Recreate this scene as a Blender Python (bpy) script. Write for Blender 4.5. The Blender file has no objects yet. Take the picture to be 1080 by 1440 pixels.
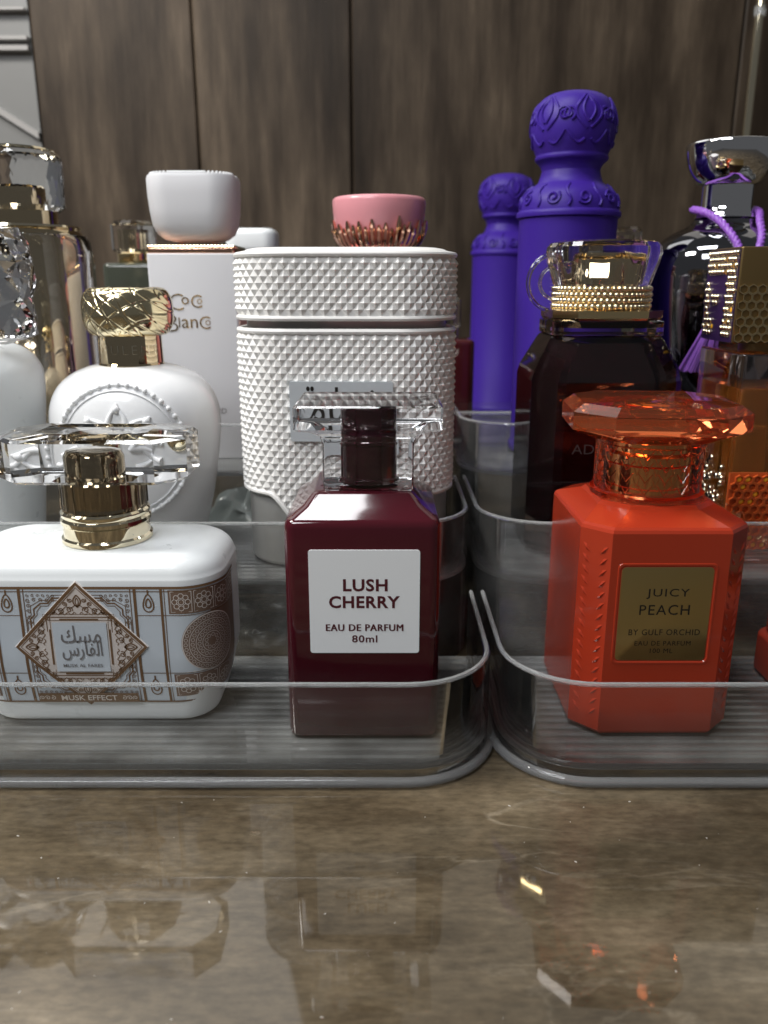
import bpy, bmesh, math, random
from math import sin, cos, pi, radians, sqrt, atan2
random.seed(11)
SC = bpy.context.scene
COL = SC.collection

# ------------------------------------------------------------------ camera
cam_d = bpy.data.cameras.new('camera')
cam = bpy.data.objects.new('camera', cam_d)
COL.objects.link(cam)
cam.location = (0.0, 0.0, 0.150)
cam.rotation_euler = (radians(90 - 15.8), 0, 0)
cam_d.sensor_fit = 'VERTICAL'
cam_d.sensor_height = 24.0
cam_d.sensor_width = 18.0
cam_d.lens = 1130 / 1440 * 24.0
cam_d.clip_start = 0.005
cam_d.clip_end = 50
cam_d.dof.use_dof = True
cam_d.dof.focus_distance = 0.268
cam_d.dof.aperture_fstop = 10.0
SC.camera = cam

# ------------------------------------------------------------------ world (dim indoor surroundings)
W = bpy.data.worlds.new('World')
SC.world = W
W.use_nodes = True
W.node_tree.nodes['Background'].inputs[0].default_value = (0.95, 0.97, 1.0, 1)
W.node_tree.nodes['Background'].inputs[1].default_value = 0.095

# ------------------------------------------------------------------ ceiling lamps of the shop, plus rear lamps above the wall
def area(name, loc, aim, sx, sy, power, col=(1.0, 0.97, 0.93)):
    l = bpy.data.lights.new(name, 'AREA')
    l.shape = 'RECTANGLE'; l.size = sx; l.size_y = sy; l.energy = power; l.color = col
    o = bpy.data.objects.new(name, l); COL.objects.link(o)
    o.location = loc
    d = [aim[i] - loc[i] for i in range(3)]
    from mathutils import Vector
    o.rotation_euler = Vector(d).to_track_quat('-Z', 'Y').to_euler()
    return o
area('ceiling_lamp', (-0.20, 0.20, 0.98), (-0.16, 0.27, 0.06), 0.36, 0.20, 4.4, (0.97, 0.98, 1.0))
area('ceiling_lamp', (-0.70, 0.22, 0.86), (-0.25, 0.80, 0.30), 0.30, 0.16, 10.0, (1.0, 0.96, 0.90))
area('ceiling_lamp', (-0.42, -0.32, 0.80), (-0.06, 0.26, 0.05), 0.46, 0.20, 5.6, (0.95, 0.97, 1.0))
area('rear_lamp', (-0.46, 0.86, 0.90), (-0.15, 0.15, 0.05), 0.70, 0.50, 1.9, (1.0, 0.99, 0.96))
area('rear_lamp', (0.36, 0.86, 0.92), (0.10, 0.15, 0.05), 0.70, 0.50, 0.6, (1.0, 0.93, 0.82))  # weak unseen lamp, added to stand in for the ceiling's reflection at right

SC.view_settings.view_transform = 'Standard'
SC.view_settings.look = 'None'
SC.view_settings.exposure = 0.0
SC.view_settings.gamma = 1.0
SC.render.engine = 'CYCLES'
SC.cycles.use_denoising = True
SC.cycles.max_bounces = 16
SC.cycles.transmission_bounces = 14
SC.cycles.transparent_max_bounces = 40
SC.cycles.glossy_bounces = 8
SC.cycles.diffuse_bounces = 4
SC.cycles.sample_clamp_indirect = 6.0
SC.cycles.blur_glossy = 0.3

# ------------------------------------------------------------------ materials
def new_mat(name):
    m = bpy.data.materials.new(name); m.use_nodes = True
    nt = m.node_tree
    return m, nt, nt.nodes['Principled BSDF']

def P(name, col, rough=0.4, metal=0.0, trans=0.0, ior=1.5, spec=0.5, coat=0.0, bump=None, rvar=0.0, sss=0.0):
    m, nt, b = new_mat(name)
    b.inputs['Base Color'].default_value = (*col, 1)
    b.inputs['Roughness'].default_value = rough
    b.inputs['Metallic'].default_value = metal
    b.inputs['Transmission Weight'].default_value = trans
    b.inputs['IOR'].default_value = ior
    b.inputs['Specular IOR Level'].default_value = spec
    b.inputs['Coat Weight'].default_value = coat
    b.inputs['Coat Roughness'].default_value = 0.04
    if sss:
        b.inputs['Subsurface Weight'].default_value = sss
        b.inputs['Subsurface Radius'].default_value = (0.004, 0.003, 0.002)
        b.inputs['Subsurface Scale'].default_value = 0.5
    if bump or rvar:
        tc = nt.nodes.new('ShaderNodeTexCoord')
        n = nt.nodes.new('ShaderNodeTexNoise')
        n.inputs['Scale'].default_value = bump[0] if bump else 120
        n.inputs['Detail'].default_value = 4
        nt.links.new(tc.outputs['Object'], n.inputs['Vector'])
        if bump:
            bp = nt.nodes.new('ShaderNodeBump')
            bp.inputs['Strength'].default_value = bump[1]
            bp.inputs['Distance'].default_value = bump[2]
            nt.links.new(n.outputs['Fac'], bp.inputs['Height'])
            nt.links.new(bp.outputs['Normal'], b.inputs['Normal'])
        if rvar:
            mr = nt.nodes.new('ShaderNodeMapRange')
            mr.inputs['To Min'].default_value = max(0.0, rough - rvar)
            mr.inputs['To Max'].default_value = rough + rvar
            n2 = nt.nodes.new('ShaderNodeTexNoise'); n2.inputs['Scale'].default_value = 90
            n2.inputs['Detail'].default_value = 6
            nt.links.new(tc.outputs['Object'], n2.inputs['Vector'])
            nt.links.new(n2.outputs['Fac'], mr.inputs['Value'])
            nt.links.new(mr.outputs['Result'], b.inputs['Roughness'])
    return m

def thin_acrylic(name, tint, haze, rough=0.02, ior=1.49, bumpy=0.0):
    """thin clear sheet: straight-through light, Fresnel reflection and a little surface haze"""
    m = bpy.data.materials.new(name); m.use_nodes = True
    nt = m.node_tree; nt.nodes.clear()
    out = nt.nodes.new('ShaderNodeOutputMaterial')
    tr = nt.nodes.new('ShaderNodeBsdfTransparent'); tr.inputs[0].default_value = (*tint, 1)
    df = nt.nodes.new('ShaderNodeBsdfDiffuse'); df.inputs[0].default_value = (0.75, 0.77, 0.76, 1)
    gl = nt.nodes.new('ShaderNodeBsdfGlossy'); gl.inputs['Roughness'].default_value = rough
    fr = nt.nodes.new('ShaderNodeFresnel'); fr.inputs['IOR'].default_value = ior
    m1 = nt.nodes.new('ShaderNodeMixShader'); m2 = nt.nodes.new('ShaderNodeMixShader')
    tc = nt.nodes.new('ShaderNodeTexCoord')
    n = nt.nodes.new('ShaderNodeTexNoise'); n.inputs['Scale'].default_value = 45; n.inputs['Detail'].default_value = 5
    nt.links.new(tc.outputs['Object'], n.inputs['Vector'])
    mr = nt.nodes.new('ShaderNodeMapRange')
    mr.inputs['From Min'].default_value = 0.3; mr.inputs['From Max'].default_value = 0.75
    mr.inputs['To Min'].default_value = haze * 0.4; mr.inputs['To Max'].default_value = haze * 1.6
    nt.links.new(n.outputs['Fac'], mr.inputs['Value'])
    nt.links.new(mr.outputs['Result'], m1.inputs[0])
    nt.links.new(tr.outputs[0], m1.inputs[1]); nt.links.new(df.outputs[0], m1.inputs[2])
    nt.links.new(fr.outputs[0], m2.inputs[0]); nt.links.new(m1.outputs[0], m2.inputs[1]); nt.links.new(gl.outputs[0], m2.inputs[2])
    if bumpy:
        bp = nt.nodes.new('ShaderNodeBump'); bp.inputs['Strength'].default_value = bumpy; bp.inputs['Distance'].default_value = 0.002
        nb = nt.nodes.new('ShaderNodeTexNoise'); nb.inputs['Scale'].default_value = 28
        nt.links.new(tc.outputs['Object'], nb.inputs['Vector'])
        nt.links.new(nb.outputs['Fac'], bp.inputs['Height'])
        nt.links.new(bp.outputs['Normal'], gl.inputs['Normal']); nt.links.new(bp.outputs['Normal'], fr.inputs['Normal'])
    nt.links.new(m2.outputs[0], out.inputs[0])
    return m

def wood(name, cols, scale, rough, grain_axis, rvar=0.06, spec=0.5, coord='Object', veins=False, bump=0.15):
    m, nt, b = new_mat(name)
    L = nt.links.new
    tc = nt.nodes.new('ShaderNodeTexCoord')
    oi = nt.nodes.new('ShaderNodeObjectInfo')
    addv = nt.nodes.new('ShaderNodeVectorMath'); addv.operation = 'MULTIPLY_ADD'
    comb = nt.nodes.new('ShaderNodeCombineXYZ')
    L(oi.outputs['Random'], comb.inputs[0]); L(oi.outputs['Random'], comb.inputs[1]); L(oi.outputs['Random'], comb.inputs[2])
    addv.inputs[1].default_value = (3.7, 9.1, 2.3)
    L(comb.outputs[0], addv.inputs[0]); L(tc.outputs['Object'], addv.inputs[2])
    def noise(sc, detail, stretch):
        mp = nt.nodes.new('ShaderNodeMapping')
        s = [sc * stretch] * 3; s[grain_axis] = sc
        mp.inputs['Scale'].default_value = s
        L(addv.outputs[0], mp.inputs['Vector'])
        n = nt.nodes.new('ShaderNodeTexNoise'); n.inputs['Scale'].default_value = 1.0
        n.inputs['Detail'].default_value = detail; n.inputs['Roughness'].default_value = 0.62
        L(mp.outputs[0], n.inputs['Vector'])
        return n
    big = noise(scale * 0.9, 4, 1.6)
    mid = noise(scale, 6, 2.6 if veins else 6)
    fine = noise(scale * 3.0, 5, 14 if veins else 22)
    mix1 = nt.nodes.new('ShaderNodeMath'); mix1.operation = 'MULTIPLY_ADD'; mix1.inputs[1].default_value = 0.48 if veins else 0.58
    L(mid.outputs['Fac'], mix1.inputs[0])
    h = nt.nodes.new('ShaderNodeMath'); h.operation = 'MULTIPLY'; h.inputs[1].default_value = 0.40 if veins else 0.30
    L(big.outputs['Fac'], h.inputs[0]); L(h.outputs[0], mix1.inputs[2])
    mix2 = nt.nodes.new('ShaderNodeMath'); mix2.operation = 'MULTIPLY_ADD'; mix2.inputs[1].default_value = 0.14 if veins else 0.09
    L(fine.outputs['Fac'], mix2.inputs[0]); L(mix1.outputs[0], mix2.inputs[2])
    cr = nt.nodes.new('ShaderNodeValToRGB')
    els = cr.color_ramp.elements
    pos = [0.33, 0.45, 0.54, 0.66]
    els[0].position = pos[0]; els[0].color = (*cols[0], 1)
    els[1].position = pos[3]; els[1].color = (*cols[3], 1)
    for k in (1, 2):
        e = els.new(pos[k]); e.color = (*cols[k], 1)
    L(mix2.outputs[0], cr.inputs[0])
    last = cr.outputs['Color']
    if veins:
        nv = nt.nodes.new('ShaderNodeTexNoise'); nv.inputs['Scale'].default_value = 15; nv.inputs['Detail'].default_value = 7
        nv.inputs['Distortion'].default_value = 1.4
        mpv = nt.nodes.new('ShaderNodeMapping'); mpv.inputs['Rotation'].default_value = (0, 0, radians(-38)); mpv.inputs['Scale'].default_value = (0.6, 2.0, 1)
        mpv.inputs['Location'].default_value = (0.31, 0.12, 0)
        L(tc.outputs['Object'], mpv.inputs['Vector']); L(mpv.outputs[0], nv.inputs['Vector'])
        sub = nt.nodes.new('ShaderNodeMath'); sub.operation = 'SUBTRACT'; sub.inputs[1].default_value = 0.5
        ab = nt.nodes.new('ShaderNodeMath'); ab.operation = 'ABSOLUTE'
        L(nv.outputs['Fac'], sub.inputs[0]); L(sub.outputs[0], ab.inputs[0])
        mv = nt.nodes.new('ShaderNodeMapRange'); mv.inputs['From Min'].default_value = 0.0; mv.inputs['From Max'].default_value = 0.022
        mv.inputs['To Min'].default_value = 0.22; mv.inputs['To Max'].default_value = 0.0
        L(ab.outputs[0], mv.inputs['Value'])
        mm = nt.nodes.new('ShaderNodeTexNoise'); mm.inputs['Scale'].default_value = 7
        L(tc.outputs['Object'], mm.inputs['Vector'])
        mk = nt.nodes.new('ShaderNodeMapRange'); mk.inputs['From Min'].default_value = 0.46; mk.inputs['From Max'].default_value = 0.62
        L(mm.outputs['Fac'], mk.inputs['Value'])
        mult = nt.nodes.new('ShaderNodeMath'); mult.operation = 'MULTIPLY'
        L(mv.outputs['Result'], mult.inputs[0]); L(mk.outputs['Result'], mult.inputs[1])
        mx = nt.nodes.new('ShaderNodeMix'); mx.data_type = 'RGBA'
        mx.inputs['B'].default_value = (0.42, 0.36, 0.27, 1)
        L(mult.outputs[0], mx.inputs['Factor']); L(last, mx.inputs['A'])
        last = mx.outputs['Result']
    if veins:
        sp = noise(240, 4, 2.6)
        rg = nt.nodes.new('ShaderNodeMapRange'); rg.inputs['From Min'].default_value = 0.30; rg.inputs['From Max'].default_value = 0.70
        rg.inputs['To Min'].default_value = 0.74; rg.inputs['To Max'].default_value = 1.26
        L(sp.outputs['Fac'], rg.inputs['Value'])
        vs_ = nt.nodes.new('ShaderNodeVectorMath'); vs_.operation = 'SCALE'
        L(last, vs_.inputs[0]); L(rg.outputs['Result'], vs_.inputs['Scale'])
        cl = noise(22, 8, 1.35)
        rg2 = nt.nodes.new('ShaderNodeMapRange'); rg2.inputs['From Min'].default_value = 0.33; rg2.inputs['From Max'].default_value = 0.66
        rg2.inputs['To Min'].default_value = 0.62; rg2.inputs['To Max'].default_value = 1.42
        L(cl.outputs['Fac'], rg2.inputs['Value'])
        vs2 = nt.nodes.new('ShaderNodeVectorMath'); vs2.operation = 'SCALE'
        L(vs_.outputs[0], vs2.inputs[0]); L(rg2.outputs['Result'], vs2.inputs['Scale'])
        last = vs2.outputs[0]
    L(last, b.inputs['Base Color'])
    mr = nt.nodes.new('ShaderNodeMapRange')
    mr.inputs['To Min'].default_value = max(0.02, rough - rvar); mr.inputs['To Max'].default_value = rough + rvar
    L(mid.outputs['Fac'], mr.inputs['Value']); L(mr.outputs['Result'], b.inputs['Roughness'])
    b.inputs['Specular IOR Level'].default_value = spec
    if bump:
        bp = nt.nodes.new('ShaderNodeBump'); bp.inputs['Strength'].default_value = bump; bp.inputs['Distance'].default_value = 0.0006
        L(fine.outputs['Fac'], bp.inputs['Height']); L(bp.outputs['Normal'], b.inputs['Normal'])
    return m

def engraved_gold(name, col, rough):
    """gold with fine criss-cross engraved lines"""
    m, nt, b = new_mat(name); L = nt.links.new
    b.inputs['Base Color'].default_value = (*col, 1); b.inputs['Metallic'].default_value = 1; b.inputs['Roughness'].default_value = rough
    tc = nt.nodes.new('ShaderNodeTexCoord')
    hs = []
    for rot, sc in (((0.3, 0.9, 0.2), 62), ((-0.5, -0.8, 0.9), 54), ((1.3, 0.15, 0.5), 47)):
        mp = nt.nodes.new('ShaderNodeMapping'); mp.inputs['Rotation'].default_value = rot
        L(tc.outputs['Object'], mp.inputs['Vector'])
        v = nt.nodes.new('ShaderNodeTexWave'); v.inputs['Scale'].default_value = sc
        v.inputs['Distortion'].default_value = 1.2; v.inputs['Detail'].default_value = 0; v.inputs['Detail Scale'].default_value = 0.6
        L(mp.outputs[0], v.inputs['Vector'])
        mr = nt.nodes.new('ShaderNodeMapRange'); mr.inputs['From Min'].default_value = 0.0; mr.inputs['From Max'].default_value = 0.10
        L(v.outputs['Fac'], mr.inputs['Value']); hs.append(mr.outputs['Result'])
    a = nt.nodes.new('ShaderNodeMath'); a.operation = 'MULTIPLY'; L(hs[0], a.inputs[0]); L(hs[1], a.inputs[1])
    a2 = nt.nodes.new('ShaderNodeMath'); a2.operation = 'MULTIPLY'; L(a.outputs[0], a2.inputs[0]); L(hs[2], a2.inputs[1])
    bp = nt.nodes.new('ShaderNodeBump'); bp.inputs['Strength'].default_value = 0.7; bp.inputs['Distance'].default_value = 0.0004
    L(a2.outputs[0], bp.inputs['Height']); L(bp.outputs['Normal'], b.inputs['Normal'])
    return m

MT = {}
MT['table'] = wood('laminate_shelf_top', [(0.043, 0.030, 0.0175), (0.071, 0.053, 0.032), (0.102, 0.079, 0.050), (0.160, 0.128, 0.085)], 11, 0.035, 0, rvar=0.02, spec=0.5, veins=True, bump=0.0)
MT['board'] = wood('dark_wood_panel', [(0.014, 0.0098, 0.0066), (0.031, 0.0222, 0.0152), (0.061, 0.0450, 0.0312), (0.130, 0.098, 0.069)], 4.4, 0.5, 2, rvar=0.1, spec=0.15, bump=0.25)
MT['seam'] = P('dark_seam', (0.012, 0.010, 0.009), 0.7)
MT['greypaint'] = P('grey_paint', (0.17, 0.17, 0.165), 0.3, bump=(30, 0.1, 0.002))
MT['whiterail'] = P('white_rail', (0.30, 0.29, 0.28), 0.3)
MT['acrylic'] = thin_acrylic('clear_acrylic_sheet', (0.985, 0.988, 0.986), 0.014, bumpy=0.05)
MT['acrylic_riser'] = thin_acrylic('clear_acrylic_riser', (0.988, 0.990, 0.988), 0.08, bumpy=0.05)  # extra diffuse haze stands in for light under the upper steps
MT['acrylic_floor'] = thin_acrylic('clear_acrylic_floor', (0.985, 0.988, 0.985), 0.14, rough=0.05)
MT['acrylic_edge'] = P('acrylic_edge', (0.93, 0.95, 0.95), 0.06, trans=0.80, ior=1.45)
MT['acrylic_lip'] = P('acrylic_lip', (0.98, 0.985, 0.988), 0.04, trans=0.88, ior=1.33)
MT['crystal'] = P('clear_crystal', (0.985, 0.99, 1.0), 0.0, trans=1.0, ior=1.50)
MT['crystal_frost'] = P('frosted_glass', (0.50, 0.50, 0.48), 0.30, trans=0.55, ior=1.45)
MT['coral_glass'] = P('coral_glass', (1.0, 0.27, 0.10), 0.0, trans=0.95, ior=1.47)
MT['coral_glass_neck'] = P('coral_glass_neck', (1.0, 0.56, 0.40), 0.01, trans=1.0, ior=1.36)
MT['gold'] = P('polished_gold', (0.84, 0.64, 0.34), 0.09, 1.0, rvar=0.03)
MT['palegold'] = P('pale_gold', (0.86, 0.77, 0.57), 0.05, 1.0)
MT['mirrorgold'] = P('mirror_gold', (0.60, 0.49, 0.32), 0.035, 1.0)
MT['darkgold'] = P('dark_bronze_gold', (0.36, 0.29, 0.19), 0.06, 1.0)
MT['engraved'] = engraved_gold('engraved_gold', (0.80, 0.70, 0.46), 0.12)
MT['rosegold'] = P('rose_gold', (0.83, 0.50, 0.36), 0.14, 1.0)
MT['brushgold'] = P('brushed_gold_plate', (0.60, 0.46, 0.20), 0.30, 1.0, bump=(400, 0.05, 0.0005))
MT['chrome'] = P('chrome', (0.80, 0.80, 0.82), 0.03, 1.0)
MT['darkchrome'] = P('dark_chrome', (0.24, 0.24, 0.26), 0.045, 1.0)
MT['white_satin'] = P('white_satin_lacquer', (0.75, 0.78, 0.79), 0.30, spec=0.5, bump=(25, 0.05, 0.001), rvar=0.08)
MT['white_gloss'] = P('white_gloss_lacquer', (0.75, 0.76, 0.77), 0.13, spec=0.5)
MT['white_plastic'] = P('white_embossed_plastic', (0.76, 0.75, 0.73), 0.36, spec=0.4)
MT['white_card'] = P('white_painted_metal', (0.58, 0.58, 0.60), 0.38)
MT['label_blue'] = P('satin_silver_blue_label', (0.60, 0.66, 0.72), 0.32, 0.15)
MT['label_pale'] = P('pale_label_ground', (0.66, 0.60, 0.56), 0.35, 0.1)
MT['copper_ink'] = P('copper_brown_foil', (0.20, 0.115, 0.060), 0.38, 0.35)
MT['copper_side'] = P('copper_brown_side_panel', (0.23, 0.155, 0.115), 0.36, 0.3)
MT['maroon'] = P('maroon_lacquer', (0.055, 0.0055, 0.0105), 0.08, spec=0.5, coat=0.3, bump=(14, 0.05, 0.002), rvar=0.04)
MT['maroon_stem'] = P('maroon_spray_stem', (0.030, 0.006, 0.011), 0.08, 0.2)
MT['label_white'] = P('white_label_paper', (0.82, 0.84, 0.85), 0.42, bump=(900, 0.04, 0.0003))
MT['label_ink'] = P('maroon_ink', (0.075, 0.006, 0.012), 0.5)
MT['coral'] = P('coral_orange_lacquer', (0.36, 0.033, 0.012), 0.17, spec=0.5, coat=0.25, bump=(16, 0.05, 0.002), rvar=0.07)
MT['coral2'] = P('coral_pink_lacquer', (0.45, 0.065, 0.035), 0.25)
MT['ink_black'] = P('black_engraving', (0.012, 0.010, 0.008), 0.35)
MT['purple'] = P('purple_rubber_coat', (0.036, 0.0130, 0.215), 0.45, spec=0.2, bump=(700, 0.06, 0.0004))
MT['purple_cord'] = P('purple_silk_cord', (0.25, 0.085, 0.47), 0.45, spec=0.6)
MT['plum_panel'] = P('plum_panel', (0.032, 0.014, 0.052), 0.3)
MT['burgundy'] = P('burgundy_black_liquid', (0.010, 0.0025, 0.0035), 0.06, spec=0.5)
MT['clear_base'] = P('rose_tinted_glass', (1.0, 0.86, 0.86), 0.0, trans=1.0, ior=1.46)
MT['ghost_ink'] = P('dark_glass_print', (0.045, 0.035, 0.035), 0.5)
MT['pink'] = P('pink_plastic', (0.60, 0.25, 0.28), 0.28, spec=0.5, sss=0.0)
MT['amber'] = P('amber_liquid', (0.85, 0.36, 0.07), 0.03, trans=0.85, ior=1.36)
MT['honey_red'] = P('honey_red_resin', (0.60, 0.11, 0.025), 0.12, trans=0.35, ior=1.45)
MT['honey_yellow'] = P('honey_yellow_enamel', (0.85, 0.44, 0.03), 0.2)
MT['bronze'] = P('bronze_side', (0.20, 0.135, 0.055), 0.32, 0.8)
MT['foil_gray'] = P('crumpled_grey_film', (0.30, 0.34, 0.33), 0.22, spec=0.6, trans=0.2)
MT['dark_red'] = P('dark_red_glass', (0.065, 0.010, 0.012), 0.08)
MT['dark_green'] = P('smoky_green_glass', (0.045, 0.050, 0.038), 0.08)
MT['white_ink'] = P('pale_ink', (0.72, 0.66, 0.60), 0.4)
MT['grey_ink'] = P('grey_ink', (0.16, 0.15, 0.15), 0.4)
MT['rose_side'] = P('rose_beige_side', (0.50, 0.36, 0.33), 0.4)
MT['silver_plate'] = P('silver_plate', (0.60, 0.64, 0.67), 0.35, 0.3)

# ------------------------------------------------------------------ geometry helpers
class G:
    def __init__(s): s.v = []; s.f = []
    def add(s, v, f):
        o = len(s.v); s.v += [tuple(p) for p in v]; s.f += [tuple(i + o for i in q) for q in f]; return s
    def loft(s, secs, bottom=True, top=True, closed=True):
        n = len(secs[0]); v = [p for sec in secs for p in sec]; f = []
        for k in range(len(secs) - 1):
            a, b = k * n, (k + 1) * n
            for i in range(n if closed else n - 1):
                j = (i + 1) % n
                f.append((a + i, a + j, b + j, b + i))
        if bottom: f.append(tuple(range(n))[::-1])
        if top: f.append(tuple((len(secs) - 1) * n + i for i in range(n)))
        return s.add(v, f)
    def box(s, x0, x1, y0, y1, z0, z1):
        v = [(x0,y0,z0),(x1,y0,z0),(x1,y1,z0),(x0,y1,z0),(x0,y0,z1),(x1,y0,z1),(x1,y1,z1),(x0,y1,z1)]
        return s.add(v, [(3,2,1,0),(4,5,6,7),(0,1,5,4),(1,2,6,5),(2,3,7,6),(3,0,4,7)])
    def tube(s, path, r, n=8, closed=False, taper=None):
        from mathutils import Vector
        pts = [Vector(p) for p in path]; m = len(pts); secs = []
        up = None
        for i, p in enumerate(pts):
            a = pts[(i - 1) % m] if (closed or i > 0) else p
            b = pts[(i + 1) % m] if (closed or i < m - 1) else p
            t = (b - a).normalized()
            if up is None:
                up = Vector((0, 0, 1)) if abs(t.z) < 0.9 else Vector((1, 0, 0))
            nrm = (up - t * up.dot(t))
            if nrm.length < 1e-9: nrm = t.orthogonal()
            nrm.normalize(); up = nrm; bi = t.cross(nrm)
            rr_ = r * (taper(i / max(1, m - 1)) if taper else 1)
            secs.append([tuple(p + (nrm * cos(2*pi*k/n) + bi * sin(2*pi*k/n)) * rr_) for k in range(n)])
        if closed:
            secs.append(secs[0]); return s.loft(secs, False, False)
        return s.loft(secs)
    def sphere(s, c, r, u=8, w=5, sq=(1, 1, 1)):
        v = [(c[0], c[1], c[2] - r*sq[2])]; f = []
        for j in range(1, w):
            ph = -pi/2 + pi*j/w
            for i in range(u):
                th = 2*pi*i/u
                v.append((c[0]+r*sq[0]*cos(ph)*cos(th), c[1]+r*sq[1]*cos(ph)*sin(th), c[2]+r*sq[2]*sin(ph)))
        v.append((c[0], c[1], c[2] + r*sq[2])); last = len(v) - 1
        for i in range(u):
            j = (i+1) % u
            f.append((0, 1+j, 1+i)); f.append((last, last-u+i, last-u+j))
            for k in range(w-2):
                a = 1+k*u; f.append((a+i, a+j, a+u+j, a+u+i))
        return s.add(v, f)
    def ribbon(s, pts, w, M, h, closed=False):
        """flat inked line along 2-D points, laid on the surface M(s,t,h)"""
        n = len(pts); L_, R_ = [], []
        for i, (x, y) in enumerate(pts):
            a = pts[i-1] if (i > 0 or closed) else pts[i]
            b = pts[(i+1) % n] if (i < n-1 or closed) else pts[i]
            dx, dy = b[0]-a[0], b[1]-a[1]; d = sqrt(dx*dx+dy*dy) or 1
            nx, ny = -dy/d*w/2, dx/d*w/2
            L_.append(M(x+nx, y+ny, h)); R_.append(M(x-nx, y-ny, h))
        o = len(s.v); s.v += L_ + R_
        for i in range(n if closed else n-1):
            j = (i+1) % n
            s.f.append((o+i, o+n+i, o+n+j, o+j))
        return s
    def poly(s, pts, M, h):
        o = len(s.v); s.v += [M(x, y, h) for x, y in pts]; s.f.append(tuple(range(o, o+len(pts)))); return s

def circ(r, z, n=48, cx=0, cy=0, rot=0): return [(cx+r*cos(2*pi*i/n+rot), cy+r*sin(2*pi*i/n+rot), z) for i in range(n)]
def rr(hx, hy, r, z, n=6, cx=0, cy=0):
    r = max(1e-5, min(r, hx, hy)); p = []
    for (sx, sy, a0) in ((1, -1, -pi/2), (1, 1, 0), (-1, 1, pi/2), (-1, -1, pi)):
        for k in range(n+1):
            a = a0 + pi/2*k/n
            p.append((cx+sx*(hx-r)+r*cos(a), cy+sy*(hy-r)+r*sin(a), z))
    return p
def sup(hx, hy, e, z, n=72):
    p = []
    for i in range(n):
        a = 2*pi*i/n; c, s_ = cos(a), sin(a)
        p.append((hx*math.copysign(abs(c)**(2/e), c), hy*math.copysign(abs(s_)**(2/e), s_), z))
    return p
def octo(hx, hy, c, z, cx=0, cy=0):
    return [(cx+hx-c,cy-hy,z),(cx+hx,cy-hy+c,z),(cx+hx,cy+hy-c,z),(cx+hx-c,cy+hy,z),(cx-hx+c,cy+hy,z),(cx-hx,cy+hy-c,z),(cx-hx,cy-hy+c,z),(cx-hx+c,cy-hy,z)]
def lathe(prof, n=48): return [circ(max(r, 1e-5), z, n) for r, z in prof]
def rbox(hx, hy, r, z0, z1, b, n=6, cx=0, cy=0, k=4):
    S = []
    for i in range(k+1):
        a = pi/2*i/k; S.append(rr(hx-b+b*sin(a), hy-b+b*sin(a), r-b+b*sin(a) if r > b else r, z0+b-b*cos(a), n, cx, cy))
    for i in range(k+1):
        a = pi/2*i/k; S.append(rr(hx-b+b*cos(a), hy-b+b*cos(a), r-b+b*cos(a) if r > b else r, z1-b+b*sin(a), n, cx, cy))
    return S
def interp(tab, z):
    if z <= tab[0][0]: return tab[0][1]
    for (a, x), (b, y) in zip(tab, tab[1:]):
        if z <= b: return x+(y-x)*(z-a)/(b-a)
    return tab[-1][1]
def smooth_prof(tab, n):
    """Catmull-Rom through (r,z) points"""
    out = []
    for i in range(len(tab)-1):
        p0 = tab[max(0, i-1)]; p1 = tab[i]; p2 = tab[i+1]; p3 = tab[min(len(tab)-1, i+2)]
        for k in range(n):
            t = k/n
            out.append(tuple(0.5*((2*p1[d])+(-p0[d]+p2[d])*t+(2*p0[d]-5*p1[d]+4*p2[d]-p3[d])*t*t+(-p0[d]+3*p1[d]-3*p2[d]+p3[d])*t**3) for d in (0, 1)))
    out.append(tab[-1]); return out

def obj(name, g, mat, parent=None, angle=35, loc=(0,0,0), recalc=True):
    me = bpy.data.meshes.new(name)
    me.from_pydata(g.v, [], g.f); me.validate(); 
    if recalc:
        bm = bmesh.new(); bm.from_mesh(me); bmesh.ops.recalc_face_normals(bm, faces=bm.faces); bm.to_mesh(me); bm.free()
    if angle:
        me.shade_smooth(); me.set_sharp_from_angle(angle=radians(angle))
    me.materials.append(MT[mat] if isinstance(mat, str) else mat)
    o = bpy.data.objects.new(name, me); COL.objects.link(o); o.location = loc
    if parent: o.parent = parent
    return o
def thing(name, label, cat, loc=(0,0,0), rotz=0, group=None):
    o = bpy.data.objects.new(name, None); COL.objects.link(o)
    o.empty_display_size = 0.01
    o.location = loc; o.rotation_euler = (0, 0, radians(rotz)); o['label'] = label; o['category'] = cat
    if group: o['group'] = group
    return o
def tag(o, label, cat, group=None):
    o['label'] = label; o['category'] = cat
    if group: o['group'] = group
    return o
def copy_tree(o, parent=None):
    c = o.copy(); COL.objects.link(c); c.parent = parent
    for ch in list(o.children): copy_tree(ch, c)
    return c

def text_geo(body, width=None, height=None, bold=0.0, cx=0, cy=0, spacing=1.0):
    """2-D outline of a word, scaled to a width or height and centred"""
    cu = bpy.data.curves.new('word', 'FONT'); cu.body = body; cu.offset = bold; cu.resolution_u = 3; cu.space_character = spacing
    o = bpy.data.objects.new('word', cu); COL.objects.link(o)
    bpy.context.view_layer.update()
    me = bpy.data.meshes.new_from_object(o.evaluated_get(bpy.context.evaluated_depsgraph_get()))
    vs = [(v.co.x, v.co.y) for v in me.vertices]; fs = [tuple(p.vertices) for p in me.polygons]
    bpy.data.objects.remove(o); bpy.data.curves.remove(cu); bpy.data.meshes.remove(me)
    x0 = min(v[0] for v in vs); x1 = max(v[0] for v in vs); y0 = min(v[1] for v in vs); y1 = max(v[1] for v in vs)
    if width and height: sx, sy = width/(x1-x0), height/(y1-y0)
    else: sx = sy = (width/(x1-x0) if width else height/(y1-y0))
    return [((x-(x0+x1)/2)*sx+cx, (y-(y0+y1)/2)*sy+cy) for x, y in vs], fs
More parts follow.
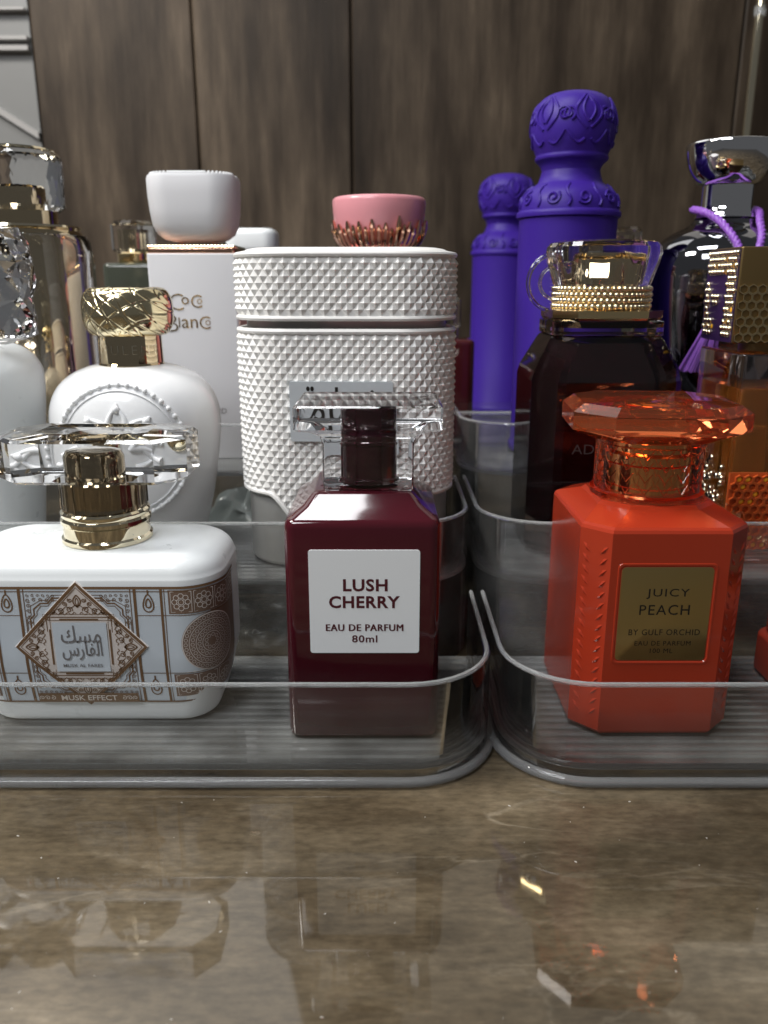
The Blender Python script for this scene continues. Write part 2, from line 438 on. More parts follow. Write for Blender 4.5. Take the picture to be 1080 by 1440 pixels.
def put_text(g, M, h, *a, **k):
    vs, fs = text_geo(*a, **k)
    g.add([M(x, y, h) for x, y in vs], fs); return g

def spiral(cx, cy, r, turns=1.6, a0=0.0, d=1, n=22, r0=0.15):
    return [(cx + r*(r0+(1-r0)*i/n)*cos(a0+d*2*pi*turns*i/n), cy + r*(r0+(1-r0)*i/n)*sin(a0+d*2*pi*turns*i/n)) for i in range(n+1)]
def ring2(cx, cy, r, n=28): return [(cx+r*cos(2*pi*i/n), cy+r*sin(2*pi*i/n)) for i in range(n)]
def rect2(x0, x1, y0, y1): return [(x0,y0),(x1,y0),(x1,y1),(x0,y1)]

# ================================================================== SETTING
g = G(); g.box(-1.2, 1.2, -0.9, 0.815, -0.03, 0.0)
o = obj('shelf_top', g, 'table'); o['kind'] = 'structure'

WY = 0.80
wall = obj('wall', G().box(-0.318, 1.2, WY+0.012, WY+0.03, 0.0, 0.50), 'seam'); wall['kind'] = 'structure'
seams = [-0.3129, -0.1696, -0.0293, 0.3179, 0.46, 0.60, 0.74]
for a, b in zip(seams, seams[1:]):
    gp = 0.0006
    g = G(); hx = (b-a)/2 - gp
    secs = [[(-hx, 0.012, z), (-hx, 0.0015, z), (-hx+0.0015, 0.0, z), (hx-0.0015, 0.0, z), (hx, 0.0015, z), (hx, 0.012, z)] for z in (0.0, 0.50)]
    g.loft(secs)
    obj('board', g, 'board', wall, loc=((a+b)/2, WY - random.random()*0.0006, 0.001))
# end of the wall on the left: grey back panel of the next bay with white rails
side = obj('side_panel', G().box(-0.62, -0.3165, WY+0.012, WY+0.02, 0.0, 0.50), 'greypaint'); side['kind'] = 'structure'
for z0, z1 in ((0.352, 0.356), (0.3605, 0.3635), (0.384, 0.386)):
    obj('rail', G().box(-0.62, -0.3185, WY+0.004, WY+0.0118, z0, z1), 'whiterail', side)
gd = G()
gd.loft([[(x, y, zc+dz) for (y, dz) in ((WY+0.006, -0.003), (WY+0.0115, -0.003), (WY+0.0115, 0.003), (WY+0.006, 0.003))] for x, zc in ((-0.62, 0.47), (-0.318, 0.282))])
obj('slanted_rail', gd, 'whiterail', side)

# ================================================================== TRAYS
def upath(x0, x1, yf, yb, r, n=9):
    p = [(x0, yb)]
    m = 6
    for k in range(1, m): p.append((x0, yb + (yf + r - yb)*k/m))
    for k in range(n+1):
        a = pi + pi/2*k/n; p.append((x0+r+r*cos(a), yf+r+r*sin(a)))
    m = 12
    for k in range(1, m): p.append((x0+r+(x1-x0-2*r)*k/m, yf))
    for k in range(n+1):
        a = -pi/2 + pi/2*k/n; p.append((x1-r+r*cos(a), yf+r+r*sin(a)))
    m = 6
    for k in range(1, m+1): p.append((x1, yf+r+(yb-yf-r)*k/m))
    return p
def inset(path, t):
    out = []
    n = len(path)
    for i, (x, y) in enumerate(path):
        a = path[max(0, i-1)]; b = path[min(n-1, i+1)]
        dx, dy = b[0]-a[0], b[1]-a[1]; d = sqrt(dx*dx+dy*dy)
        out.append((x - dy/d*t, y + dx/d*t))
    return out
def sheet_wall(path, t, z0, z1, flare=0.0):
    inn = inset(path, t); out_top = inset(path, -flare); in_top = inset(path, t-flare)
    secs = [[(p[0], p[1], z0), (q[0], q[1], z0), (q2[0], q2[1], z1), (p2[0], p2[1], z1)] for p, q, p2, q2 in zip(path, inn, out_top, in_top)]
    return G().loft(secs)

STEPS = [(0.2173, 0.2945, 0.0070, 0.0340), (0.2960, 0.3770, 0.0380, 0.0610), (0.3785, 0.4580, 0.0625, 0.0855)]
def stepped_tray(label, x0, x1):
    cx = (x0+x1)/2
    t = thing('stepped_tray', label, 'tray', (cx, STEPS[0][0], 0), group='clear stepped risers standing side by side on the shelf')
    X0, X1 = x0-cx, x1-cx; Y0 = STEPS[0][0]
    for k, (yf, yb, zf, zt) in enumerate(STEPS):
        path = upath(X0, X1, yf-Y0, yb-Y0, 0.028)
        w = obj('step_wall', sheet_wall(path, 0.0022, 0.0004, zt), 'acrylic' if k == 0 else 'acrylic_riser', t, angle=30)
        mid = inset(path, 0.0011)
        obj('rim', G().tube([(x, y, zt+0.0002) for x, y in mid], 0.0008, 8), 'acrylic_edge', w)
        low = inset(path, 0.0022)
        # floor plate with ribs
        inn = inset(path, 0.0023)
        g = G(); g.loft([[(x, y, z) for x, y in inn] for z in (zf-0.0016, zf-0.0004)])
        fl = obj('step_floor', g, 'acrylic_floor', t, angle=30)
        obj('floor_edge', G().tube([(x, y, zf-0.0009) for x, y in inset(path, 0.0012)], 0.0010, 8), 'acrylic_edge', w)
        g = G(); y = yf-Y0+0.006
        while y < yb-Y0-0.003:
            dx = 0.028-sqrt(max(0, 0.028**2-max(0, 0.028-(y-yf+Y0))**2))+0.004
            secs = [[(x, y-0.0011, zf-0.0004), (x, y, zf), (x, y+0.0011, zf-0.0004)] for x in (X0+dx, X1-dx)]
            g.loft(secs); y += 0.0044
        obj('floor_ribs', g, 'acrylic_floor', fl, angle=20)
        if k == 0:
            obj('base_lip', G().tube([(x, y, 0.0017) for x, y in inset(path, -0.0008)], 0.0016, 12), 'acrylic_lip', w)
    yb = STEPS[2][1]-Y0
    obj('back_wall', G().box(X0+0.0023, X1-0.0023, yb-0.0024, yb-0.0002, 0.0004, 0.0855), 'acrylic', t, angle=30)
    return t
stepped_tray('clear three-step acrylic riser carrying the maroon and the white bottles', -0.235, 0.0352)
stepped_tray('clear three-step acrylic riser carrying the orange and the purple bottles', 0.0375, 0.305)

def back_tray(label, x0, x1, y0, y1, zf, zt):
    t = thing('low_riser', label, 'tray', ((x0+x1)/2, y0, 0), group='plain clear risers of the row behind')
    hx = (x1-x0)/2
    path = upath(-hx, hx, 0, y1-y0, 0.015)
    w = obj('riser_wall', sheet_wall(path, 0.0022, 0.0004, zt), 'acrylic', t, angle=30)
    obj('rim', G().tube([(x, y, zt+0.0004) for x, y in inset(path, 0.0011)], 0.0013, 8), 'acrylic_edge', w)
    g = G(); g.loft([[(x, y, z) for x, y in inset(path, 0.0023)] for z in (zf-0.002, zf-0.0001)])
    obj('riser_floor', g, 'acrylic_floor', t, angle=30)
    obj('floor_edge', G().tube([(x, y, zf-0.001) for x, y in inset(path, 0.0012)], 0.0010, 8), 'acrylic_edge', w)
    return t
back_tray('clear flat-topped riser under the far purple bottle', 0.0, 0.26, 0.50, 0.70, 0.052, 0.072)
back_tray('clear flat-topped riser behind the white bottle with a bowl cap', -0.28, -0.005, 0.50, 0.70, 0.052, 0.072)

# ================================================================== MUSK BOTTLE (white, filigree label)
BX, BY, BZ = -0.0966, 0.2615, 0.0070
musk = thing('perfume_bottle', 'wide white bottle with copper filigree label and clear octagonal crystal cap', 'perfume bottle', (BX, BY, BZ))
HW, HD, CR = 0.0440, 0.0225, 0.0140
mz = [(0.0, 0.0080), (0.0008, 0.0062), (0.0028, 0.0047), (0.010, 0.0026), (0.018, 0.0008), (0.024, 0.0), (0.0495, 0.0), (0.0532, 0.0004), (0.0562, 0.0016), (0.0583, 0.0037), (0.0597, 0.0066), (0.0602, 0.0105)]
g = G(); g.loft([rr(HW-i, HD-i*0.85, max(0.004, CR-i*0.6), z, 10) for z, i in smooth_prof([(a, b) for a, b in mz], 3)])
obj('body', g, 'white_satin', musk, angle=40)
def mins(z): return interp(mz, z)
def MM(s, z, h):
    """point on the bottle wall: s along the girth from the front centre, z height, h proud of the wall"""
    i = mins(z); hw, hd, r = HW-i+h, HD-i*0.85+h, CR
    sg = -1 if s < 0 else 1; s = abs(s); f = hw-r
    if s <= f: x, y = s, -hd
    elif s <= f+r*pi/2:
        a = (s-f)/r; x, y = f+r*sin(a), -hd+r-r*cos(a)
    else: x, y = hw, -hd+r+(s-f-r*pi/2)
    return (sg*x, y, z)
LZ0, LZ1 = 0.0088, 0.0508
def wrap_sheet(s0, s1, z0, z1, h, ns=60, nz=14):
    g = G()
    v = [MM(s0+(s1-s0)*i/ns, z0+(z1-z0)*j/nz, h) for j in range(nz+1) for i in range(ns+1)]
    f = [(j*(ns+1)+i, j*(ns+1)+i+1, (j+1)*(ns+1)+i+1, (j+1)*(ns+1)+i) for j in range(nz) for i in range(ns)]
    return g.add(v, f)
lab = obj('label', wrap_sheet(-0.060, 0.060, LZ0, LZ1, 0.00025), 'label_blue', musk, angle=60, recalc=False)
DC, DZ, DHW, DHH = -0.0012, 0.0302, 0.0216, 0.0226   # diamond centre and half sizes
# side panels: copper ground
for sgn in (1, -1):
    g = G()
    a, b = DC+sgn*0.0290, DC+sgn*0.0595
    for z0, z1 in ((LZ0+0.0024, 0.0200), (0.0415, LZ1-0.0012)):
        g.add(*(lambda q: (q.v, q.f))(wrap_sheet(min(a, b), max(a, b), z0, z1, 0.00035, 40, 4)))
    mc = DC+sgn*0.0425
    for ri in (0.0103,):
        o_ = len(g.v); g.v.append(MM(mc, 0.0306, 0.00036))
        for q in range(1, 7): g.v += [MM(x, y, 0.00036) for x, y in ring2(mc, 0.0306, ri*q/6, 40)]
        for i in range(40): g.f.append((o_, o_+1+i, o_+1+(i+1) % 40))
        for q in range(5):
            for i in range(40): g.f.append((o_+1+q*40+i, o_+1+(q+1)*40+i, o_+1+(q+1)*40+(i+1) % 40, o_+1+q*40+(i+1) % 40))
    g.add(*(lambda q: (q.v, q.f))(wrap_sheet(min(mc, b), max(mc, b), 0.0201, 0.0414, 0.00033, 20, 6)))
    obj('side_ornament_ground', g, 'copper_side', lab, angle=60, recalc=False)
g = G(); W1 = 0.00030
def mir(pts): return [(2*DC-x, y) for x, y in pts]
# frame lines and bands
def dens(a, b, n=40): return [(a[0]+(b[0]-a[0])*i/n, a[1]+(b[1]-a[1])*i/n) for i in range(n+1)]
for z, w in ((LZ1-0.0004, 0.0008), (LZ1-0.0016, 0.00025), (LZ0+0.0003, 0.0006)):
    g.ribbon(dens((-0.060, z), (0.060, z), 90), w, MM, 0.00040)
for z in (0.0205, 0.0410):
    for sgn in (1, -1):
        g.ribbon(dens((DC+sgn*0.0188, z), (DC+sgn*0.0595, z), 40), 0.00022, MM, 0.00040)
for sgn in (1, -1):
    for s_, w in ((0.0184, 0.0009), (0.0170, 0.00025), (0.0268, 0.0008), (0.0278, 0.00022)):
        g.ribbon(dens((DC+sgn*s_, LZ0), (DC+sgn*s_, LZ1), 16), w, MM, 0.00042)
    # stepped corner brackets
    for zs, zc in ((1, LZ1-0.0026), (-1, LZ0+0.0038)):
        for off, w in ((0, 0.0005), (0.0009, 0.00025), (-0.0010, 0.00022)):
            p = [(0.0156-off, -0.0135), (0.0156-off, -0.0085), (0.0142-off, -0.0070), (0.0142-off, -0.0050-off), (0.0118, -0.0030-off), (0.0095, -0.0030-off), (0.0080, -0.0012-off), (0.0035, -0.0012-off)]
            g.ribbon([(DC+sgn*x, zc+zs*y) for x, y in p], w, MM, 0.00040)
        for q in range(6):
            g.ribbon([(DC+sgn*x, y) for x, y in spiral(0.0157-0.0016*q, zc+zs*(-0.0004), 0.0006, 1.2, q, 1, 9)], 0.00018, MM, 0.00040)
    for zs, zc in ((1, LZ1-0.0026), (-1, LZ0+0.0046)):
        for q in range(5):
            g.ribbon([(DC+sgn*x, y) for x, y in spiral(0.0158, zc+zs*(-0.0020-0.0019*q), 0.0008, 1.4, q*1.3, 1 if q % 2 else -1, 12)], 0.00022, MM, 0.00041)
        for q in range(4):
            g.ribbon([(DC+sgn*x, y) for x, y in spiral(0.0138-0.0020*q, zc+zs*(-0.0018), 0.0007, 1.4, q*1.7, 1, 12)], 0.00022, MM, 0.00041)
    # drop ornaments
    for zc in (0.0452, 0.0150):
        for k, sz in ((0, 1.0), (1, 0.5)):
            p = []
            for i in range(16):
                a = 2*pi*i/16; rx = 0.0016*sz; rz = 0.0030*sz
                p.append((DC+sgn*0.0226+rx*sin(a)*(1-0.35*cos(a)), zc+rz*cos(a)))
            g.ribbon(p, 0.00045 if k == 0 else 0.0005, MM, 0.00040, True)
        g.ribbon([(DC+sgn*0.0226, zc+0.0029), (DC+sgn*0.0226, zc+0.0045)], 0.0005, MM, 0.0004)
# bottom band
bb = rect2(DC-0.0166, DC+0.0166, LZ0+0.0006, LZ0+0.0042)
bbz = [LZ0+0.0006+0.0036*i/6 for i in range(7)]
g.add([MM(x, z, 0.0012) for z in bbz for x in (DC-0.0166, DC+0.0166)], [(2*i, 2*i+1, 2*i+3, 2*i+2) for i in range(6)])
obj('frame_ornament', g, 'copper_ink', lab, angle=60, recalc=False)
# pale lattice on the copper side panels
for sgn in (1, -1):
    g = G()
    for z0, z1 in ((LZ0+0.0026, 0.0198), (0.0418, LZ1-0.0014)):
        for k in range(4):
            s0 = DC+sgn*(0.0297+0.0074*k+0.0034); zc = (z0+z1)/2; hz = (z1-z0)/2
            for q in range(8):
                a = q*pi/4
                g.ribbon(ring2(s0+0.0021*cos(a), zc+hz*0.55*sin(a), 0.00085, 10), 0.00024, MM, 0.00050, True)
            g.ribbon(ring2(s0, zc, 0.0009, 10), 0.00024, MM, 0.00050, True)
            g.ribbon(rect2(s0-0.0033, s0+0.0033, z0+0.0003, z1-0.0003), 0.00026, MM, 0.00050, True)
    mc = DC+sgn*0.0425
    for ri, w in ((0.0100, 0.00040), (0.0078, 0.00022), (0.0056, 0.00022), (0.0034, 0.00022)):
        g.ribbon(ring2(mc, 0.0306, ri, 40), w, MM, 0.00052, True)
    for ri, nn, r in ((0.0089, 34, 0.0006), (0.0067, 26, 0.0006), (0.0045, 18, 0.0006), (0.0022, 9, 0.0006)):
        for q in range(nn):
            a = 2*pi*q/nn; g.ribbon(ring2(mc+ri*cos(a), 0.0306+ri*sin(a), r, 6), 0.00018, MM, 0.00050, True)
    obj('lattice_ornament', g, 'label_pale', lab, angle=60, recalc=False)
# raised diamond plate
def MD(x, y, h): return MM(DC+x, DZ+y, 0.0007+h)
dl = [(0, -DHH), (DHW, 0), (0, DHH), (-DHW, 0)]
def dside(k, n=14):
    out = []
    for a, b in zip(dl, dl[1:]+dl[:1]): out += [((a[0]+(b[0]-a[0])*i/n)*k, (a[1]+(b[1]-a[1])*i/n)*k) for i in range(n)]
    return out
g = G()
rings = [[MD(x, y, h) for x, y in dside(k)] for k, h in ((1, -0.0007), (1, -0.0002), (0.985, 0.0), (0.8, 0.0), (0.6, 0.0), (0.4, 0.0), (0.2, 0.0), (0.02, 0.0))]
g.loft(rings, False, True)
dia = obj('diamond_plate', g, 'label_pale', musk, angle=20, recalc=False)
g = G()
dd = lambda k: dside(k)
g.ribbon(dd(0.962), 0.0010, MD, 0.00012, True); g.ribbon(dd(0.905), 0.00025, MD, 0.00012, True)
sq = 0.0104
for k, w in ((sq, 0.00045), (sq+0.0010, 0.00022), (sq-0.0011, 0.00022)):
    g.ribbon(rect2(-k, k, -k, k), w, MD, 0.00012, True)
for k in range(4):
    a = k*pi/2
    def rot(pts): return [(x*cos(a)-y*sin(a), x*sin(a)+y*cos(a)) for x, y in pts]
    g.ribbon(rot([(-0.0062, 0.0096), (0.0062, 0.0096)]), 0.0006, MD, 0.00016)
    g.ribbon(rot(spiral(0.0098, 0.0098, 0.0009, 1.4)), 0.00027, MD, 0.00016)
    for sg in (1, -1):
        for cx_, cy_, r, ph in ((0.0026, 0.0130, 0.0011, 0.4), (0.0055, 0.0127, 0.0011, 2.0), (0.0079, 0.0124, 0.0008, 3.2), (0.0040, 0.0149, 0.0008, 1.0), (0.0022, 0.0162, 0.0008, 4.0)):
            g.ribbon(rot([(sg*x, y) for x, y in spiral(cx_, cy_, r, 1.5, ph, 1, 16)]), 0.00030, MD, 0.00014)
        g.ribbon(rot([(sg*(0.0006+0.0088*i/14), 0.0117+0.0005*sin(i*1.9)) for i in range(15)]), 0.00030, MD, 0.00014)
        g.ribbon(rot([(sg*(0.0090*i/12), 0.0141-0.0021*(i/12)**1.5+0.0005*sin(i*1.6)) for i in range(13)]), 0.00027, MD, 0.00014)
        g.ribbon(rot([(sg*0.0012*sin(pi*i/8), 0.0138+0.0042*i/8) for i in range(9)]), 0.00045, MD, 0.00014)
        g.ribbon(rot([(sg*0.0005*sin(pi*i/6), 0.0143+0.0028*i/6) for i in range(7)]), 0.0003, MD, 0.00014)
obj('filigree', g, 'copper_ink', dia, angle=0, recalc=False)
obj('centre_panel', G().poly(rect2(-sq+0.0017, sq-0.0017, -sq+0.0017, sq-0.0017), MD, 0.00035), 'label_blue', dia, angle=0, recalc=False)
g = G()
put_text(g, MD, 0.0005, '\uFEDA\uFEB4\uFEE3', width=0.0128, height=0.0062, cx=0.0002, cy=0.0046, bold=0.005)
put_text(g, MD, 0.0005, '\uFEB1\uFEAD\uFE8E\uFED4\uFEDF\uFE8D', width=0.0130, height=0.0066, cx=0.0002, cy=-0.0012, bold=0.005)
put_text(g, MD, 0.0005, 'MUSK AL FARES', width=0.0128, height=0.0012, cx=0, cy=-0.0064, bold=0.012)
obj('lettering', g, 'grey_ink', dia, angle=0, recalc=False)
MB_ = lambda x, z, h: MM(x, z, 0.0012+h)
g = G(); put_text(g, MB_, 0.0002, 'MUSK EFFECT', width=0.0185, height=0.0021, cx=DC+0.0002, cy=LZ0+0.0024, bold=0.012)
for sgn in (1, -1):
    for q in range(3):
        g.ribbon(spiral(DC+sgn*(0.0118+0.0018*q), LZ0+0.0024, 0.0009, 1.3, q), 0.00022, MB_, 0.0002)
obj('band_lettering', g, 'white_ink', dia, angle=0, recalc=False)
# collar, stem, crystal cap
NX = 0.0026
cz = 0.0598
g = G(); g.loft([[(x+NX, y, z+cz) for x, y, z in s] for s in lathe([(0.0138, 0.0), (0.0148, 0.0007), (0.0148, 0.0020), (0.0141, 0.0026), (0.0141, 0.0064), (0.0147, 0.0071), (0.0147, 0.0083), (0.0141, 0.0090), (0.0145, 0.0096), (0.0145, 0.0107), (0.0138, 0.0114), (0.0100, 0.0114)], 56)])
obj('collar', g, 'palegold', musk)
g = G(); g.loft([[(x+NX, y, z+cz) for x, y, z in s] for s in lathe([(0.0105, 0.0112), (0.0105, 0.0205), (0.0098, 0.0212), (0.0098, 0.0300), (0.0088, 0.0318), (0.0060, 0.0324)], 40)])
obj('spray_stem', g, 'darkgold', musk)
g = G()
g.loft([octo(hx, hy, c, z+cz, NX) for hx, hy, c, z in ((0.0130, 0.0130, 0.0074, 0.0118), (0.0130, 0.0130, 0.0074, 0.0222), (0.0290, 0.0156, 0.0074, 0.0224), (0.0307, 0.0172, 0.0084, 0.0236), (0.0307, 0.0172, 0.0084, 0.0358), (0.0296, 0.0160, 0.0078, 0.0368), (0.0180, 0.0100, 0.0040, 0.0376), (0.0120, 0.0070, 0.0030, 0.0370))])
obj('cap', g, 'crystal', musk, angle=5)

# ================================================================== MAROON BOTTLE
MXc = -0.0067
mar = thing('perfume_bottle', 'square glossy maroon bottle with white label and clear T-shaped cap', 'perfume bottle', (MXc, 0.2580, 0.0070))
hb, ht = 0.0245, 0.0241
g = G()
secs = []
for z, hx, r in ((0.0, hb-0.0016, 0.003), (0.0004, hb-0.0006, 0.0034), (0.0014, hb, 0.0036), (0.0715, ht, 0.0034), (0.0729, ht-0.0003, 0.0034), (0.0740, ht-0.0012, 0.0032), (0.0768, ht-0.0054, 0.0028), (0.0802, 0.0158, 0.0022), (0.0808, 0.0149, 0.002)):
    secs.append(rr(hx, hx, r, z, 6))
g.loft(secs); obj('body', g, 'maroon', mar, angle=50)
def ML(x, y, h): return (x, -0.0245-h+0.0004*(y/0.0715), y)
g = G()
for (x0, x1, z0, z1) in ((-0.0166, 0.0178, 0.0305, 0.0648),):
    lp = [(p[0], p[1]) for p in rr((x1-x0)/2, (z1-z0)/2, 0.0009, 0, 4, (x0+x1)/2, (z0+z1)/2)]
    g.loft([[ML(x, y, h) for x, y in lp] for h in (-0.0008, 0.0004)])
ll = obj('label', g, 'label_white', mar, angle=30)
g = G(); cxl = 0.0009
put_text(g, ML, 0.0005, 'LUSH', width=0.0138, height=0.0041, cx=cxl, cy=0.0534, bold=0.028, spacing=1.08)
put_text(g, ML, 0.0005, 'CHERRY', width=0.0221, height=0.0041, cx=cxl-0.0003, cy=0.0478, bold=0.028, spacing=1.08)
for q in (-1, 0, 1):
    put_text(g, ML, 0.0005+q*0.00002, 'EAU DE PARFUM', width=0.0242, height=0.0023, cx=cxl-0.0003+q*0.00011, cy=0.0392, spacing=1.1)
put_text(g, ML, 0.0005, '80ml', width=0.0080, height=0.0025, cx=cxl-0.0003, cy=0.0354, bold=0.018, spacing=1.1)
obj('lettering', g, 'label_ink', ll, angle=0, recalc=False)
g = G(); sx = 0.0018
g.loft([[(x+sx, y, z) for x, y, z in s] for s in (
    rr(0.0136, 0.0136, 0.0016, 0.0806), rr(0.0142, 0.0142, 0.002, 0.0812), rr(0.0142, 0.0142, 0.002, 0.0955), rr(0.0150, 0.0146, 0.002, 0.0978), rr(0.0185, 0.0160, 0.002, 0.0996),
    rr(0.0222, 0.0168, 0.0016, 0.1000), rr(0.0228, 0.0174, 0.0016, 0.1006), rr(0.0228, 0.0174, 0.0016, 0.1072), rr(0.0222, 0.0168, 0.0016, 0.1078))])
obj('cap', g, 'crystal', mar, angle=30)
g = G()
g.loft([[(x+sx, y, z) for x, y, z in s] for s in lathe([(0.0088, 0.0815), (0.0095, 0.0819), (0.0095, 0.0832), (0.0088, 0.0836), (0.0088, 0.0942), (0.0091, 0.0946), (0.0091, 0.0956), (0.0087, 0.0960), (0.0087, 0.1058), (0.0075, 0.1064)], 40)])
obj('spray_stem', g, 'maroon_stem', mar)

# ================================================================== WHITE STUDDED BOTTLE
stud = thing('perfume_bottle', 'white bottle embossed all over with pyramid studs on a frosted base', 'perfume bottle', (-0.0150, 0.3370, 0.0380), rotz=-2)
SH, SD, SR = 0.0428, 0.0270, 0.0215
flat_x, flat_y = SH-SR, SD-SR
PER = 4*flat_x+4*flat_y+2*pi*SR
def SM(s, z, h):
    """s along the girth (0 = front centre, towards +x)"""
    s = s % PER
    segs = [(flat_x, 'f'), (pi/2*SR, 'a0'), (2*flat_y, 'r'), (pi/2*SR, 'a1'), (2*flat_x, 'b'), (pi/2*SR, 'a2'), (2*flat_y, 'l'), (pi/2*SR, 'a3'), (flat_x, 'f2')]
    for L_, k in segs:
        if s <= L_ + 1e-9: break
        s -= L_
    R = SR+h
    if k == 'f': return (s, -SD-h, z)
    if k == 'f2': return (-flat_x+s, -SD-h, z)
    if k == 'a0': a = s/SR; return (flat_x+R*sin(a), -flat_y-R*cos(a), z)
    if k == 'r': return (SH+h, -flat_y+s, z)
    if k == 'a1': a = s/SR; return (flat_x+R*cos(a), flat_y+R*sin(a), z)
    if k == 'b': return (flat_x-s, SD+h, z)
    if k == 'a2': a = s/SR; return (-flat_x-R*sin(a), flat_y+R*cos(a), z)
    if k == 'l': return (-SH-h, flat_y-s, z)
    a = s/SR; return (-flat_x-R*cos(a), -flat_y-R*sin(a), z)
NC = 57
def studs(z0, z1, nrow, low=None, hgt=0.0016):
    """shell of pyramids; NC columns round the girth, nrow half-rows; low(s) gives a wavy lower edge"""
    na = 2*NC; v = []; f = []
    for b in range(nrow+1):
        z = z0+(z1-z0)*b/nrow
        for a in range(na):
            s = PER*a/na; h = hgt*(0.90+0.16*random.random()) if (a+b) % 2 == 0 and 0 < b < nrow else 0.0
            zz = z
            if low:
                lz = low(s)
                if zz < lz: zz = lz; h = 0.0
            v.append(SM(s, zz, h))
    for b in range(nrow):
        for a in range(na):
            i, j = b*na+a, b*na+(a+1) % na; k, l = i+na, j+na
            if (a+b) % 2 == 0: f += [(i, j, k), (j, l, k)]
            else: f += [(i, j, l), (i, l, k)]
    return G().add(v, f)
def low_edge(s):
    s = (s+PER/2) % PER - PER/2
    a = abs(s)
    if a > PER/4: a = PER/2-a
    t = min(1, max(0, (a-0.012)/(0.031-0.012))); t = t*t*(3-2*t)
    return 0.0130+0.0185*t
obj('shell', studs(0.011, 0.0945, 33, low_edge), 'white_plastic', stud, angle=12, recalc=False)
g = G(); g.tube([SM(PER*i/160, low_edge(PER*i/160), 0.0002) for i in range(160)], 0.0011, 8, True)
obj('shell_border', g, 'white_plastic', stud)
g = G(); g.tube([SM(PER*i/120, 0.0949, 0.0001) for i in range(120)], 0.0011, 8, True)
obj('shell_border', g, 'white_plastic', stud)
g = G(); g.loft([rr(SH-i, SD-i, SR-i, z, 10) for z, i in ((0, 0.004), (0.0006, 0.0022), (0.002, 0.0012), (0.0945, 0.0012), (0.0955, 0.0030), (0.1005, 0.0030))])
obj('frosted_base', g, 'crystal_frost', stud)
g = G(); g.loft([rr(SH-i, SD-i, SR-i, z, 10) for z, i in ((0.0990, 0.0006), (0.1005, 0.0001), (0.1190, 0.0001), (0.1228, 0.0001), (0.1242, 0.0008), (0.1246, 0.0030), (0.1252, 0.0042), (0.1256, 0.0065))])
lid = obj('lid', g, 'white_plastic', stud, angle=40)
obj('lid_studs', studs(0.1006, 0.1222, 9), 'white_plastic', lid, angle=12, recalc=False)
g = G()
for zz in (0.0997, 0.1230):
    obj('lid_border', G().tube([SM(PER*i/120, zz, 0.0002) for i in range(120)], 0.0010, 8, True), 'white_plastic', lid)
def MP(x, y, h): return (x-0.0004, -SD-0.0016-h, y)
g = G(); lp = [(p[0], p[1]) for p in rr(0.0199, 0.0116, 0.0008, 0, 3, 0, 0.0648)]
g.loft([[MP(x, y, h) for x, y in lp] for h in (-0.0012, 0.0004)])
pl = obj('name_plate', g, 'silver_plate', stud, angle=30)
g = G(); put_text(g, MP, 0.0005, '\uFE94\uFEE3\uFE8E\uFEE4\uFEB7', width=0.0300, height=0.0120, cx=0.0005, cy=0.0686, bold=0.01)
obj('lettering', g, 'ink_black', pl, angle=0, recalc=False)

# ================================================================== PINK CAPPED BOTTLE (behind)
pk = thing('perfume_bottle', 'bottle with pink bowl cap ringed by rose gold prongs', 'perfume bottle', (-0.0025, 0.430, 0.0625))
obj('body', G().loft(rbox(0.0235, 0.0170, 0.008, 0, 0.0985, 0.004)), 'pink', pk)
obj('neck', G().loft(lathe([(0.012, 0.0983), (0.012, 0.1050)], 32)), 'rosegold', pk)
g = G(); g.loft(lathe([(0.0150, 0.1045), (0.0182, 0.1062), (0.0208, 0.1105), (0.0224, 0.1160), (0.0231, 0.1220), (0.0234, 0.1268), (0.0231, 0.1283), (0.0222, 0.1290), (0.0120, 0.1297)], 56))
cap = obj('cap', g, 'pink', pk, angle=50)
g = G(); g.loft(lathe([(0.0136, 0.1030), (0.0160, 0.1034), (0.0172, 0.1050), (0.0180, 0.1066), (0.0160, 0.1072)], 56))
obj('cap_ring', g, 'rosegold', cap)
hs = [1, .55, .8, .4, .95, .6, .75, .45, .9, .5, .7, .35]
NP = 44
for k in range(NP):
    a = 2*pi*k/NP; hgt = 0.006+0.0072*hs[k % 12]*(0.85+0.3*random.random())
    g = G(); path = []
    for i in range(5):
        t = i/4; z = 0.1052+hgt*t; r = interp([(0.1045, 0.0168), (0.1062, 0.0186), (0.1105, 0.0212), (0.116, 0.0229), (0.122, 0.0236)], z)+0.0006
        path.append((r*cos(a), r*sin(a), z))
    g.tube(path, 0.00135, 7, taper=lambda t: 0.75 if t < 0.1 else (1.0 if t < 0.8 else 0.42))
    obj('prong', g, 'rosegold', cap)

# ================================================================== COCO BLANC BOTTLE
coco = thing('perfume_bottle', 'tall white rectangular bottle lettered in gold script with white bowl cap', 'perfume bottle', (-0.0944, 0.4290, 0.0625))
chx, chy = 0.0218, 0.0170
obj('body', G().loft(rbox(chx, chy, 0.0012, 0, 0.1022, 0.0006, 3)), 'white_card', coco)
obj('side_plate', G().box(chx-0.0001, chx+0.0006, -chy+0.0010, chy-0.001, 0.001, 0.1015), 'rose_side', coco)
obj('top_plate', G().loft(rbox(chx-0.0006, chy-0.0006, 0.001, 0.1021, 0.1048, 0.0005, 3)), 'rosegold', coco)
g = G()
def bead_rect(g, hx, hy, z, r, step):
    for sx_, sy_, n_ in ((1, 0, int(2*hx/step)), (0, 1, int(2*hy/step))):
        for i in range(n_+1):
            t = -1+2*i/n_
            for sg in (1, -1):
                p = (t*hx, sg*hy, z) if sx_ else (sg*hx, t*hy, z)
                g.sphere(p, r, 6, 4)
bead_rect(g, chx-0.0012, chy-0.0012, 0.1054, 0.0009, 0.0017)
obj('bead_chain', g, 'palegold', coco)
g = G()
